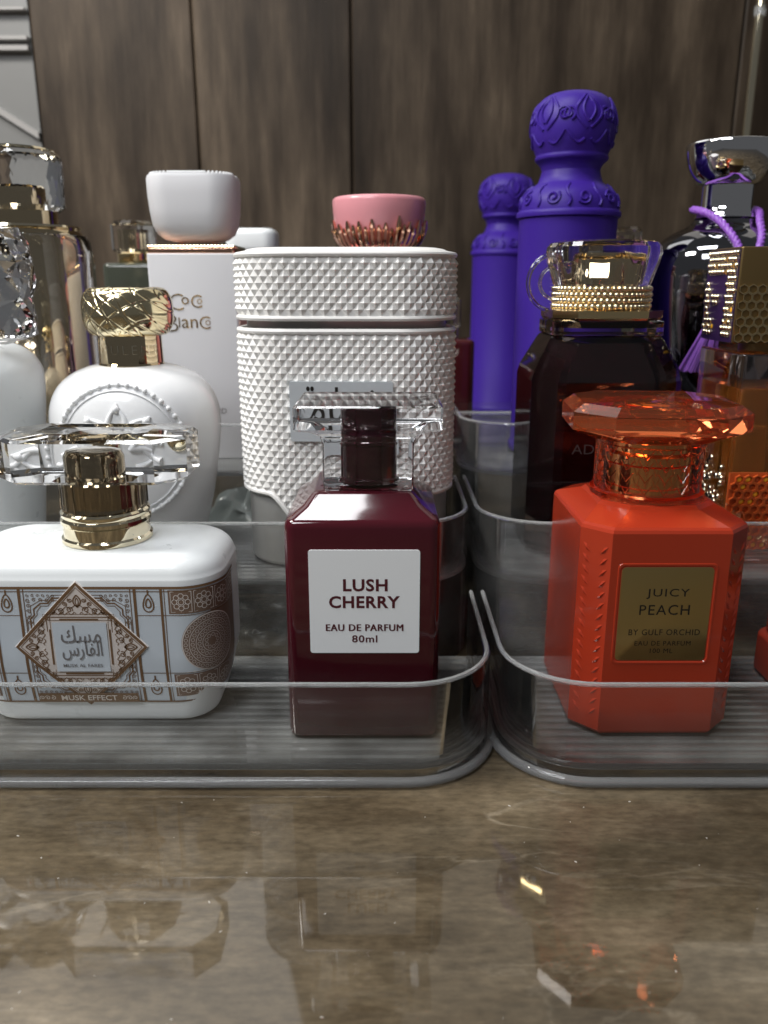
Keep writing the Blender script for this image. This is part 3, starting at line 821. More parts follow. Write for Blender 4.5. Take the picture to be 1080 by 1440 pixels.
for x in (-0.0085, 0.0085): g.loft([circ(0.0016, z, 12, x) for z in (0.1046, 0.1090)])
obj('neck_posts', g, 'rosegold', coco)
g = G()
for hx, hy, r, z in ((0.0110, 0.0100, 0.009, 0.1082), (0.0152, 0.0130, 0.010, 0.1092), (0.0184, 0.0156, 0.012, 0.1116), (0.0203, 0.0171, 0.012, 0.1158), (0.0212, 0.0178, 0.012, 0.1225), (0.0217, 0.0180, 0.012, 0.1300), (0.0218, 0.0180, 0.012, 0.1370), (0.0213, 0.0176, 0.012, 0.1386), (0.0195, 0.0158, 0.011, 0.1391)):
    g.v, g.f = g.v, g.f
    if 'S' not in dir(): S = []
    S.append(rr(hx, hy, r, z, 8))
g.loft(S); del S
ccap = obj('cap', g, 'white_card', coco, angle=50)
g = G()
for x, y, z in rr(0.0198, 0.0161, 0.011, 0.1392, 9): g.sphere((x, y, z), 0.0008, 6, 4)
for k in range(18):
    for sg in (1, -1): g.sphere((-0.0085+0.001*k, sg*0.0161, 0.1392), 0.0008, 6, 4)
obj('cap_beads', g, 'white_gloss', ccap)
def MC(x, y, h): return (x, -chy-h, y)
g = G()
put_text(g, MC, 0.0002, 'C', height=0.0080, cx=-0.0086, cy=0.0792, bold=-0.014)
put_text(g, MC, 0.0002, 'o', height=0.0036, cx=-0.0042, cy=0.0798)
put_text(g, MC, 0.0002, 'C', height=0.0062, cx=0.0014, cy=0.0795, bold=-0.008)
put_text(g, MC, 0.0002, 'o', height=0.0025, cx=0.0029, cy=0.0795, bold=-0.006)
put_text(g, MC, 0.0002, 'B', height=0.0082, cx=-0.0112, cy=0.0690, bold=-0.014)
put_text(g, MC, 0.0002, 'l', height=0.0048, cx=-0.0078, cy=0.0694)
put_text(g, MC, 0.0002, 'an', width=0.0080, cx=-0.0026, cy=0.0688)
put_text(g, MC, 0.0002, 'C', height=0.0062, cx=0.0050, cy=0.0692, bold=-0.008)
put_text(g, MC, 0.0002, 'o', height=0.0025, cx=0.0065, cy=0.0692, bold=-0.006)
obj('lettering', g, 'gold', coco, angle=0, recalc=False)
g = G(); put_text(g, MC, 0.0002, 'ORCHID', width=0.0150, cx=0.0060, cy=0.0250)
obj('maker_lettering', g, 'grey_ink', coco, angle=0, recalc=False)

# white capped bottle further back
wb = thing('perfume_bottle', 'plain white bottle with rounded cap half hidden behind the gold-lettered one', 'perfume bottle', (-0.0875, 0.565, 0.052))
obj('body', G().loft(rbox(0.0150, 0.0140, 0.003, 0, 0.108, 0.001)), 'white_card', wb)
obj('neck', G().loft(lathe([(0.010, 0.1078), (0.010, 0.1200)], 24)), 'palegold', wb)
obj('cap', G().loft(rbox(0.0165, 0.0150, 0.008, 0.1180, 0.1335, 0.004)), 'white_satin', wb)

# ================================================================== WHITE ROUND BOTTLE WITH GOLD RING CAP
op = thing('perfume_bottle', 'rounded white bottle with beaded crown medallion and engraved gold ring cap', 'perfume bottle', (-0.1045, 0.3380, 0.0380))
opr = [(0.0225, 0.0), (0.0240, 0.0010), (0.0262, 0.0070), (0.0300, 0.0200), (0.0332, 0.0360), (0.0352, 0.0500), (0.0356, 0.0580), (0.0345, 0.0650), (0.0312, 0.0715), (0.0255, 0.0765), (0.0185, 0.0795), (0.0128, 0.0806)]
prof = smooth_prof(opr, 5)
DK = 0.84
g = G(); prof = [(r*0.975, z) for r, z in prof]; g.loft([sup(r, r*DK, 2.25, z, 84) for r, z in prof]); obj('body', g, 'white_gloss', op, angle=50)
ztab = [(z, r) for r, z in prof]
def MO(x, z, h):
    r = interp(ztab, z); q = max(0.0, 1-(abs(x)/r)**2.25)
    return (x, -(r*DK)*q**(1/2.25)-h, z)
mcx, mcz, mr_ = 0.0008, 0.0480, 0.0255
med = None
g = G(); pts = [MO(mcx+mr_*cos(2*pi*i/90), mcz+mr_*1.04*sin(2*pi*i/90), 0.0002) for i in range(90)]
g.tube(pts, 0.00085, 8, True)
pts = [MO(mcx+(mr_-0.0022)*cos(2*pi*i/90), mcz+(mr_-0.0022)*1.04*sin(2*pi*i/90), 0.0001) for i in range(90)]
g.tube(pts, 0.0004, 6, True)
med = obj('medallion_ring', g, 'white_gloss', op, angle=60)
g = G()
for i in range(44):
    a = 2*pi*i/44
    g.sphere(MO(mcx+mr_*cos(a), mcz+mr_*1.04*sin(a), 0.0006), 0.00115, 8, 6)
obj('medallion_beads', g, 'white_gloss', med, angle=60)
g = G()
crown = []
for k in range(5):
    a = pi*(0.5 + (k-2)*0.235)
    bx, bz = mcx+0.0168*cos(a), mcz+0.0175*sin(a)
    g.sphere(MO(bx, bz, 0.0006), 0.0016, 10, 7)
    for sg in (-1, 1):
        a2 = a+sg*pi*0.1175
        p = []
        for i in range(13):
            t = i/12; aa = a+(a2-a)*t; r = 0.0188-0.0086*(t**0.65); r += 0.0010*sin(pi*t)
            p.append(MO(mcx+r*cos(aa), mcz+r*1.04*sin(aa), 0.0002))
        g.tube(p, 0.0011, 8, taper=lambda t: 0.45+0.9*t)
for sg in (-1, 1):
    g.tube([MO(mcx+sg*(0.008+0.013*t/8), mcz+0.004+0.0025*sin(t*0.7)-0.0006*t, 0.0002) for t in range(9)], 0.0010, 8)
    g.tube([MO(mcx+sg*(0.006+0.012*t/8), mcz-0.006-0.004*sin(t*0.5), 0.0002) for t in range(9)], 0.0010, 8)
obj('crown_relief', g, 'white_gloss', med, angle=60)
g = G(); c = MO(mcx-0.0005, mcz+0.0062, 0.0); g.sphere(c, 0.0052, 24, 14, (1, 0.45, 1)); obj('gold_boss', g, 'palegold', med, angle=60)
g = G(); g.loft(lathe([(0.0130, 0.0800), (0.0134, 0.0804), (0.0128, 0.0812), (0.0126, 0.0930), (0.0120, 0.0936)], 48)); nk = obj('neck', g, 'mirrorgold', op)
def MN(s, z, h): a = s/0.0127; return (sin(a)*(0.0127+h), -cos(a)*(0.0127+h), z)
g = G(); put_text(g, MN, 0.0001, 'OPULENT', width=0.0290, height=0.0036, cx=0.0010, cy=0.0868, bold=-0.02, spacing=1.25)
obj('lettering', g, 'palegold', nk, angle=0, recalc=False)
ringp = []
for i in range(20):
    a = 2*pi*i/20
    ringp.append((0.0122+0.0060*math.copysign(abs(cos(a))**0.75, cos(a)), 0.1015+0.0096*math.copysign(abs(sin(a))**0.8, sin(a))))
secs = [[(r*cos(2*pi*k/56), r*sin(2*pi*k/56)*0.92, z) for r, z in ringp] for k in range(56)]
secs.append(secs[0]); g = G(); g.loft(secs, False, False); obj('ring_cap', g, 'engraved', op, angle=60)

# ================================================================== LEFT WHITE BOTTLE WITH CRYSTAL TOP (cut by the frame)
lw = thing('perfume_bottle', 'smooth white bottle with tall faceted crystal stopper at the tray end', 'perfume bottle', (-0.1770, 0.3400, 0.0380))
obj('body', G().loft([sup(r, r*0.85, 2.6, z, 64) for r, z in smooth_prof([(0.0225, 0), (0.0240, 0.001), (0.0262, 0.02), (0.0298, 0.055), (0.0312, 0.072), (0.0300, 0.0800), (0.0240, 0.0865), (0.0150, 0.0895)], 4)]), 'white_satin', lw, angle=50)
obj('neck', G().loft(lathe([(0.0135, 0.0880), (0.0135, 0.0945)], 32)), 'palegold', lw)
secs = []
for k, (r, z) in enumerate(((0.0200, 0.0885), (0.0318, 0.0920), (0.0332, 0.0990), (0.0322, 0.1065), (0.0334, 0.1140), (0.0318, 0.1215), (0.0326, 0.1290), (0.0285, 0.1335))):
    secs.append([(r*(1+0.04*((i*7+k*3) % 5-2)/2)*cos(2*pi*i/14+k*pi/14), 0.85*r*sin(2*pi*i/14+k*pi/14), z+0.0009*((i*5+k) % 3-1)) for i in range(14)])
g = G(); n = 14
v = [p for s in secs for p in s]; f = []
for k in range(len(secs)-1):
    for i in range(n):
        j = (i+1) % n; a, b = k*n, (k+1)*n
        f += [(a+i, a+j, b+i), (a+j, b+j, b+i)]
f.append(tuple(range(n))[::-1]); f.append(tuple((len(secs)-1)*n+i for i in range(n)))
g.add(v, f); obj('stopper', g, 'crystal', lw, angle=3)

# ================================================================== TALL GOLD BOTTLE
gb = thing('perfume_bottle', 'tall mirror gold cylinder bottle in thick glass with faceted crystal cap', 'perfume bottle', (-0.1790, 0.4230, 0.0625))
g = G(); g.loft(lathe([(0.0265, 0.004), (0.0282, 0.0055), (0.0282, 0.1105), (0.0262, 0.1136), (0.0120, 0.1142)], 64)); core = obj('gold_core', g, 'mirrorgold', gb)
g = G(); n = 56
g.loft([circ(r, z, n, rot=0.1) for r, z in ((0.0300, 0.0), (0.0318, 0.0015), (0.0318, 0.1020), (0.0306, 0.1085), (0.0270, 0.1128), (0.0264, 0.1128))][:-1], True, False)
g2 = G(); g2.loft([circ(r, z, n, rot=0.1) for r, z in ((0.0300, 0.0), (0.0314, 0.0015), (0.0316, 0.1020), (0.0308, 0.1080), (0.0290, 0.1108), (0.0286, 0.1104), (0.0286, 0.0034))], True, True)
obj('glass_jacket', g2, 'crystal', gb, angle=40)
g = G(); g.loft(lathe([(0.0262, 0.1136), (0.0272, 0.1142), (0.0268, 0.1152), (0.0170, 0.1160)], 56)); obj('shoulder_plate', g, 'palegold', gb)
g = G(); g.loft(lathe([(0.0165, 0.1156), (0.0165, 0.1222)], 40)); obj('collar', g, 'mirrorgold', gb)
n = 26; prs = ((0.0180, 0.1222), (0.0205, 0.1232), (0.0206, 0.1300), (0.0210, 0.1390), (0.0208, 0.1470), (0.0195, 0.1488))
v = []; f = []
for k, (r, z) in enumerate(prs): v += circ(r, z + (0.0012*((k) % 2) if 0 < k < 5 else 0), n, rot=(k % 2)*pi/n)
for k in range(len(prs)-1):
    for i in range(n):
        j = (i+1) % n; a, b = k*n, (k+1)*n
        if k % 2 == 0: f += [(a+i, a+j, b+i), (a+j, b+j, b+i)]
        else: f += [(a+i, a+j, b+j), (a+i, b+j, b+i)]
f.append(tuple(range(n))[::-1]); f.append(tuple((len(prs)-1)*n+i for i in range(n)))
cc = obj('cap', G().add(v, f), 'crystal', gb, angle=3)
g = G(); g.loft(lathe([(0.0080, 0.1225), (0.0080, 0.1330), (0.0070, 0.1340)], 32)); obj('cap_core', g, 'mirrorgold', cc)
g = G(); g.loft(lathe([(0.0188, 0.1489), (0.0192, 0.1495), (0.0186, 0.1502), (0.0155, 0.1504), (0.0152, 0.1510), (0.0120, 0.1512)], 48)); obj('cap_disc', g, 'palegold', cc)

# ================================================================== SMALL CLEAR-CAPPED BOTTLES OF THE BACK ROW
def small_bottle(label, loc, mat, hgt, hw, capr):
    t = thing('perfume_bottle', label, 'perfume bottle', loc)
    obj('body', G().loft(rbox(hw, hw*0.8, 0.005, 0, hgt, 0.003)), mat, t)
    obj('collar', G().loft(lathe([(capr*0.75, hgt-0.0004), (capr*0.8, hgt+0.001), (capr*0.8, hgt+0.006), (capr*0.7, hgt+0.007)], 32)), 'gold', t)
    c_ = obj('cap', G().loft([circ(capr*k, hgt+z, 12, rot=0.2) for k, z in ((0.85, 0.0066), (1.0, 0.0085), (1.0, 0.024), (0.85, 0.026))]), 'crystal', t, angle=5)
    obj('cap_core', G().loft(lathe([(capr*0.45, hgt+0.0068), (capr*0.45, hgt+0.021)], 24)), 'mirrorgold', c_)
    return t
small_bottle('smoky dark bottle with clear cylinder cap behind the engraved gold ring', (-0.1640, 0.556, 0.052), 'dark_green', 0.1115, 0.0185, 0.0142)
small_bottle('dark red bottle with clear cap between the studded and the far purple bottle', (0.0395, 0.540, 0.052), 'dark_red', 0.0640, 0.0190, 0.0110)
small_bottle('smoky bottle with clear cap behind the tall purple bottle', (0.1610, 0.575, 0.052), 'dark_green', 0.1090, 0.0150, 0.0130)

# ================================================================== PURPLE BOTTLES
pu = thing('perfume_bottle', 'tall matte purple column bottle with scroll-embossed ball cap, on the upper step', 'perfume bottle', (0.0938, 0.4350, 0.0625), group='matching matte purple column bottles')
PB = [(0.0225, 0.0), (0.0248, 0.0006), (0.0256, 0.0018), (0.0256, 0.0048), (0.0247, 0.0060), (0.0244, 0.0064), (0.0246, 0.1180), (0.0247, 0.1196)]
g = G(); g.loft(lathe(PB, 16 * 4)); obj('body', g, 'purple', pu, angle=50)
SHp = [(0.0247, 0.1194), (0.0259, 0.1200), (0.0261, 0.1214), (0.0258, 0.1227), (0.0250, 0.1232), (0.0248, 0.1262), (0.0236, 0.1300), (0.0208, 0.1334), (0.0176, 0.1354), (0.0160, 0.1366), (0.0150, 0.1395), (0.0144, 0.1420)]
g = G(); g.loft(lathe(SHp, 64)); shd = obj('shoulder', g, 'purple', pu, angle=50)
CPp = [(0.0143, 0.1418), (0.0150, 0.1440), (0.0164, 0.1458), (0.0178, 0.1470), (0.0180, 0.1484), (0.0176, 0.1492), (0.0184, 0.1512), (0.0200, 0.1552), (0.0208, 0.1600), (0.0206, 0.1650), (0.0192, 0.1700), (0.0164, 0.1742), (0.0120, 0.1768), (0.0060, 0.1780), (0.001, 0.1782)]
g = G(); g.loft(lathe(smooth_prof(CPp, 3), 64)); bc = obj('ball_cap', g, 'purple', pu, angle=50)
def relief(tab, scrolls, r):
    zt = [(z, rr_) for rr_, z in tab]
    g = G()
    for pts in scrolls:
        path = []
        for s, z in pts:
            R = interp(zt, z)
            path.append((R*sin(s), -R*cos(s), z))
        g.tube(path, r, 6)
    return g
sc = []
for k in range(10):
    a = 2*pi*k/10+0.1
    sc.append([(a+x/0.0235, 0.1282+y) for x, y in spiral(0, 0, 0.0034, 1.4, 0.5*k, 1 if k % 2 else -1, 22, 0.25)])
    sc.append([(a+0.31+0.05*sin(t*0.8), 0.1242+0.0105*t/8) for t in range(9)])
obj('scroll_relief', relief(SHp, sc, 0.00075), 'purple', shd, angle=60)
sc = []
for k in range(6):
    a = 2*pi*k/6+0.15
    for sg in (1, -1):
        sc.append([(a+sg*(0.05+0.27*sin(pi*t/12)), 0.1590+0.0150*t/12) for t in range(13)])
        sc.append([(a+sg*(0.02+0.13*sin(pi*t/12)), 0.1620+0.0110*t/12) for t in range(13)])
        sc.append([(a+sg*(0.50-0.42*t/12), 0.1585-0.0055*sin(pi*0.75*t/12)) for t in range(13)])
        sc.append([(a+sg*(0.47)+x/0.02, 0.1655+y) for x, y in spiral(0, 0, 0.0034, 1.3, 0.7, sg, 18, 0.25)])
obj('scroll_relief', relief(smooth_prof(CPp, 3), sc, 0.00075), 'purple', bc, angle=60)
pu2 = copy_tree(pu); pu2.location = (0.0930, 0.650, 0.052)
pu2['label'] = 'matte purple ball-capped bottle on the plain riser, farther back beside its twin'

# ================================================================== DARK BURGUNDY BOTTLE
am = thing('perfume_bottle', 'chamfered clear bottle of black-burgundy perfume with beaded gold collar', 'perfume bottle', (0.0918, 0.3520, 0.0380))
g = G()
g.loft([octo(hx, hy, c, z) for hx, hy, c, z in ((0.0275, 0.0245, 0.010, 0.0), (0.0305, 0.0275, 0.0095, 0.0035), (0.0310, 0.0280, 0.0090, 0.0060), (0.0310, 0.0280, 0.0090, 0.0740), (0.0300, 0.0270, 0.0090, 0.0780), (0.0236, 0.0220, 0.0080, 0.0902), (0.0226, 0.0214, 0.0080, 0.0915))])
obj('glass_body', g, 'clear_base', am, angle=12)
g = G()
g.loft([octo(hx, hy, c, z) for hx, hy, c, z in ((0.0225, 0.0200, 0.0080, 0.0130), (0.0262, 0.0234, 0.0085, 0.0150), (0.0264, 0.0236, 0.0085, 0.0735), (0.0255, 0.0228, 0.0082, 0.0768), (0.0200, 0.0186, 0.0076, 0.0886))])
obj('perfume_fill', g, 'burgundy', am, angle=12)
g = G(); g.loft([rr(hx, hx*0.93, 0.008, z, 6) for hx, z in ((0.0220, 0.0914), (0.0229, 0.0922), (0.0229, 0.0975), (0.0218, 0.0984))]); obj('glass_collar', g, 'clear_base', am)
g = G(); g.loft([octo(hx, hx*0.95, 0.0085, z) for hx, z in ((0.0205, 0.0950), (0.0222, 0.0984), (0.0226, 0.0990), (0.0226, 0.1018), (0.0206, 0.1024))]); obj('gold_band', g, 'gold', am, angle=15)
g = G()
g.loft(lathe([(0.0192, 0.1020), (0.0192, 0.1112)], 48)); bandc = obj('bead_core', g, 'gold', am)
g = G()
for j in range(4):
    for k in range(54):
        a = 2*pi*(k+0.5*(j % 2))/54
        g.sphere((0.0198*cos(a), 0.0198*sin(a), 0.1034+0.0023*j), 0.00122, 8, 5)
obj('bead_band', g, 'palegold', bandc, angle=60)
n = 12
secs = []
for r, z in ((0.0185, 0.1110), (0.0200, 0.1120), (0.0214, 0.1165), (0.0228, 0.1210), (0.0235, 0.1245), (0.0232, 0.1268), (0.0218, 0.1285), (0.0180, 0.1294), (0.0120, 0.1296)):
    secs.append([(r*(1+0.03*cos(10*2*pi*i/96))*cos(2*pi*i/96), 0.95*r*(1+0.03*cos(10*2*pi*i/96))*sin(2*pi*i/96), z) for i in range(96)])
g = G(); g.loft(secs); acap = obj('cap', g, 'crystal', am, angle=25)
g = G(); g.loft(lathe([(0.0112, 0.1114), (0.0114, 0.1225), (0.0104, 0.1246), (0.0080, 0.1252)], 40)); obj('cap_core', g, 'mirrorgold', acap)
g = G()
for R_, r_ in ((0.0118, 0.0009), (0.0068, 0.0007)):
    g.tube([(-0.0190+R_*cos(2*pi*i/40), 0.002, 0.1128+R_*sin(2*pi*i/40)) for i in range(40)], r_, 8, True)
secs = [[(-0.0190+r*cos(2*pi*i/36), 0.002+dy, 0.1128+r*sin(2*pi*i/36)) for i in range(36)] for r, dy in ((0.0112, -0.0008), (0.0112, 0.0008))]
g.loft(secs)
obj('side_medallion', g, 'crystal', acap, angle=40)
def MA(x, y, h): return (x, -0.0280-h, y)
g = G(); put_text(g, MA, 0.0002, 'ADDICTIVE', width=0.034, height=0.0040, cx=0.0022, cy=0.0470, bold=-0.01)
obj('lettering', g, 'ghost_ink', am, angle=0, recalc=False)

# ================================================================== CORAL ORANGE BOTTLE
orx = 0.0886
orb = thing('perfume_bottle', 'chamfered coral orange bottle with gold name plate and flared orange glass cap', 'perfume bottle', (orx, 0.2638, 0.0070))
ohx, ohy, oc = 0.0264, 0.0290, 0.0080
g = G()
g.loft([octo(ohx-i, ohy-i, oc-i*0.35, z) for i, z in ((0.0030, 0.0), (0.0010, 0.0005), (0.0, 0.0018), (0.0, 0.0695), (0.0004, 0.0705), (0.0012, 0.0712))] + [octo(0.0190, 0.0195, 0.0080, 0.0745), octo(0.0178, 0.0180, 0.0075, 0.0756)])
body = obj('body', g, 'coral', orb, angle=12)
# chevron leaves on the two front chamfers
for sg in (1, -1):
    g = G()
    ax, ay = sg*(ohx-oc), -ohy; bx, by = sg*ohx, -ohy+oc
    nx, ny = sg*0.7071, -0.7071
    for k in range(16):
        z = 0.0065+0.0037*k
        for side_, t0, t1 in ((0, 0.10, 0.36), (1, 0.90, 0.64)):
            A = (ax+(bx-ax)*t0, ay+(by-ay)*t0, z+0.0030); B = (ax+(bx-ax)*t1, ay+(by-ay)*t1, z)
            mid = tuple((A[i]+B[i])/2 for i in range(3))
            up = (0, 0, 0.00085)
            v = [A, (mid[0], mid[1], mid[2]+0.0011), B, (mid[0], mid[1], mid[2]-0.0009), (mid[0]+nx*0.00055, mid[1]+ny*0.00055, mid[2])]
            v = [(p[0]+nx*0.00003, p[1]+ny*0.00003, p[2]) for p in v[:4]] + [v[4]]
            g.add(v, [(0, 1, 4), (1, 2, 4), (2, 3, 4), (3, 0, 4)])
    obj('leaf_relief', g, 'coral', body, angle=10, recalc=False)
def MJ(x, y, h): return (x, -ohy-h, y)
px0, px1, pz0, pz1 = -0.0148, 0.0139, 0.0272, 0.0588
def rrp(d, r): return [(p[0], p[1]) for p in rr((px1-px0)/2+d, (pz1-pz0)/2+d, r, 0, 4, (px0+px1)/2, (pz0+pz1)/2)]
g = G(); g.loft([[MJ(x, y, h) for x, y in rrp(d, 0.0016)] for d, h in ((0.0013, -0.0002), (0.0011, 0.0003), (0.0006, 0.0003), (0.0003, -0.0001))], False, False)
obj('plate_frame', g, 'coral', body, angle=40)
g = G(); g.loft([[MJ(x, y, h) for x, y in rrp(d, 0.0014)] for d, h in ((0.0, -0.0006), (0.0, 0.00006), (-0.0002, 0.00012))]); npl = obj('name_plate', g, 'brushgold', orb, angle=30)
g = G(); cxj = 0.0002
put_text(g, MJ, 0.00022, 'JUICY', width=0.0134, height=0.0034, cx=cxj, cy=0.0500, bold=0.002, spacing=1.15)
put_text(g, MJ, 0.00022, 'PEACH', width=0.0158, height=0.0034, cx=cxj-0.0006, cy=0.0446, bold=0.002, spacing=1.15)
put_text(g, MJ, 0.00022, 'BY GULF ORCHID', width=0.0226, height=0.0020, cx=cxj, cy=0.0370, bold=0.0, spacing=1.12)
put_text(g, MJ, 0.00022, 'EAU DE PARFUM', width=0.0178, height=0.0016, cx=cxj-0.0002, cy=0.0332, bold=0.0, spacing=1.12)
put_text(g, MJ, 0.00022, '100 ML', width=0.0072, height=0.0016, cx=cxj-0.0004, cy=0.0306, bold=0.0, spacing=1.12)
obj('lettering', g, 'ink_black', npl, angle=0, recalc=False)
g = G(); g.loft(lathe([(0.0172, 0.0750), (0.0186, 0.0756), (0.0186, 0.0772), (0.0174, 0.0778), (0.0172, 0.0930), (0.0180, 0.0936), (0.0180, 0.0948), (0.0170, 0.0952)], 56)); nk = obj('glass_neck', g, 'coral_glass_neck', orb)
g = G()
for k in range(18):
    a0 = 2*pi*k/18
    for j in range(4):
        z = 0.0785+0.0038*j
        for sg in (1, -1):
            a1 = a0+sg*0.13
            g.tube([(0.0174*sin(a0), -0.0174*cos(a0), z), (0.0174*sin(a1), -0.0174*cos(a1), z+0.0030)], 0.00020, 5)
obj('chevron_relief', g, 'coral_glass_neck', nk)
g = G(); g.loft(lathe([(0.0100, 0.0757), (0.0104, 0.0760), (0.0104, 0.0860), (0.0114, 0.0868), (0.0114, 0.0895), (0.0100, 0.0905), (0.0100, 0.0945), (0.0080, 0.0955)], 40)); obj('spray_stem', g, 'gold', orb)
def o10(hx, hy, z, n=10): return [(hx*cos(2*pi*(i+0.5)/n), hy*sin(2*pi*(i+0.5)/n), z) for i in range(n)]
g = G(); g.loft([octo(0.0172, 0.0172, 0.0080, 0.0949), octo(0.0196, 0.0190, 0.0085, 0.0954), octo(0.0276, 0.0250, 0.0112, 0.0988), octo(0.0276, 0.0250, 0.0112, 0.1044), octo(0.0242, 0.0216, 0.0096, 0.1069), octo(0.0140, 0.0120, 0.0060, 0.1072)])
ocap = obj('cap', g, 'coral_glass', orb, angle=4)
ocap.rotation_euler = (0, 0, radians(-5))

# second coral item at the right edge
oj = thing('perfume_jar', 'low coral jar on a wider foot beside the orange bottle', 'jar', (0.1735, 0.2630, 0.0070))
obj('foot', G().loft(rbox(0.0310, 0.0240, 0.006, 0, 0.0165, 0.002)), 'coral2', oj)
obj('body', G().loft(rbox(0.0290, 0.0222, 0.006, 0.0160, 0.0300, 0.002)), 'coral2', oj)
obj('lid', G().loft(lathe([(0.014, 0.0298), (0.014, 0.0380), (0.0125, 0.0392)], 32)), 'gold', oj)

# ================================================================== HONEYCOMB BOTTLE
hy_ = thing('perfume_bottle', 'square amber bottle with honeycomb panel and gold-beaded plum block cap', 'perfume bottle', (0.1605, 0.3410, 0.0380))
bx_, by_ = 0.0205, 0.0220
g = G(); g.loft(rbox(bx_, by_, 0.0025, 0, 0.0860, 0.0012, 4)); obj('glass_body', g, 'clear_base', hy_)
g = G(); g.loft(rbox(bx_-0.0022, by_-0.0022, 0.002, 0.005, 0.0720, 0.0010, 4)); obj('perfume_fill', g, 'amber', hy_)
obj('dip_tube', G().tube([(0.004, 0, 0.0055), (0.0, 0, 0.045), (-0.002, 0, 0.0715)], 0.0012, 8), 'bronze', hy_)
obj('collar', G().loft(lathe([(0.012, 0.0859), (0.012, 0.0902)], 32)), 'bronze', hy_)
kx, ky = 0.0225, 0.0155
cz0, cz1 = 0.0895, 0.1262
g = G(); g.loft(rbox(kx, ky, 0.001, cz0, cz1, 0.0006, 3)); hc = obj('block_cap', g, 'bronze', hy_, angle=30)
obj('plum_panel', G().box(-kx-0.0004, -kx+0.0002, -ky+0.0006, ky-0.0003, cz0+0.0003, cz1-0.0008), 'plum_panel', hc)
blocked = [(-0.3, 0.45, 0.50), (0.25, 0.35, 0.42)]
g = G(); gy = G()
rows = 14; st = (cz1-cz0-0.003)/rows
for j in range(rows):
    for k in range(12):
        y = -ky+0.0016+(k+0.5*(j % 2))*0.0027; z = cz1-0.0022-j*st
        if y > ky-0.0014: continue
        u_, w_ = (y/ky), (z-cz0)/(cz1-cz0)
        hole = (0.28 < w_ < 0.72 and -0.45 < u_ < 0.62) or (u_ > 0.2 and w_ > 0.62 and w_ < 0.72) or (0.05 < w_ < 0.25 and -0.3 < u_ < 0.25)
        core = (0.40 < w_ < 0.52 and 0.05 < u_ < 0.45)
        if hole and not core: continue
        if random.random() < 0.13: gy.sphere((-kx-0.0004, y, z), 0.0011, 8, 5, (0.3, 1, 1)); continue
        g.sphere((-kx-0.0006, y, z), 0.00122, 8, 5)
obj('gold_beads', g, 'palegold', hc, angle=60); obj('enamel_dots', gy, 'honey_yellow', hc, angle=60)
def hexring(g, M, cx_, cz_, R_, w, h0, h1):
    o_ = [(cx_+R_*cos(pi/6+k*pi/3), cz_+R_*sin(pi/6+k*pi/3)) for k in range(6)]
    i_ = [(cx_+(R_-w)*cos(pi/6+k*pi/3), cz_+(R_-w)*sin(pi/6+k*pi/3)) for k in range(6)]
    v = [M(x, z, h0) for x, z in o_]+[M(x, z, h1) for x, z in o_]+[M(x, z, h1) for x, z in i_]+[M(x, z, h0) for x, z in i_]
    f = []
    for k in range(6):
        j = (k+1) % 6
        f += [(k, j, 6+j, 6+k), (6+k, 6+j, 12+j, 12+k), (12+k, 12+j, 18+j, 18+k)]
    g.add(v, f)
def MHc(x, z, h): return (x, -ky-h, z)
g = G()
for j in range(7):
    for k in range(12):
        x = -kx+0.0022+(k+0.5*(j % 2))*0.0036; z = cz0+0.0022+j*0.0031
        if x < kx-0.002: hexring(g, MHc, x, z, 0.0020, 0.0004, -0.0002, 0.0008)
obj('honeycomb_relief', g, 'gold', hc, angle=20)
def MHb(x, z, h): return (x, -by_-h, z)
g = G(); gy = G(); gd2 = G()
g.box(-bx_+0.0005, bx_-0.0005, -by_-0.0012, -by_+0.0003, 0.0060, 0.0385)
for j in range(10):
    for k in range(12):
        x = -bx_+0.0024+(k+0.5*(j % 2))*0.0036; z = 0.0080+j*0.0031
        if x > bx_-0.002: continue
        hexring(g, MHb, x, z, 0.0020, 0.0005, 0.0008, 0.0024)
        q = random.random()
        if q < 0.22: gy.sphere(MHb(x, z, 0.0013), 0.0012, 10, 5, (1, 0.4, 1))
        elif q < 0.6: gd2.sphere(MHb(x, z, 0.0012), 0.0011, 8, 5, (1, 0.3, 1))
hp = obj('honeycomb_panel', g, 'honey_red', hy_, angle=20)
obj('enamel_dots', gy, 'honey_yellow', hp, angle=60); obj('honey_drops', gd2, 'honey_red', hp, angle=60)
g = G()
for q in range(120):
    y = -by_+0.003+random.random()*0.034; z = 0.012+random.random()*0.032*(0.55+0.45*abs(sin(y*300)))
    g.sphere((-bx_-0.0004-0.0010*random.random(), y, z), 0.0010+0.0006*random.random(), 8, 5)
obj('bead_cluster', g, 'palegold', hy_, angle=60)

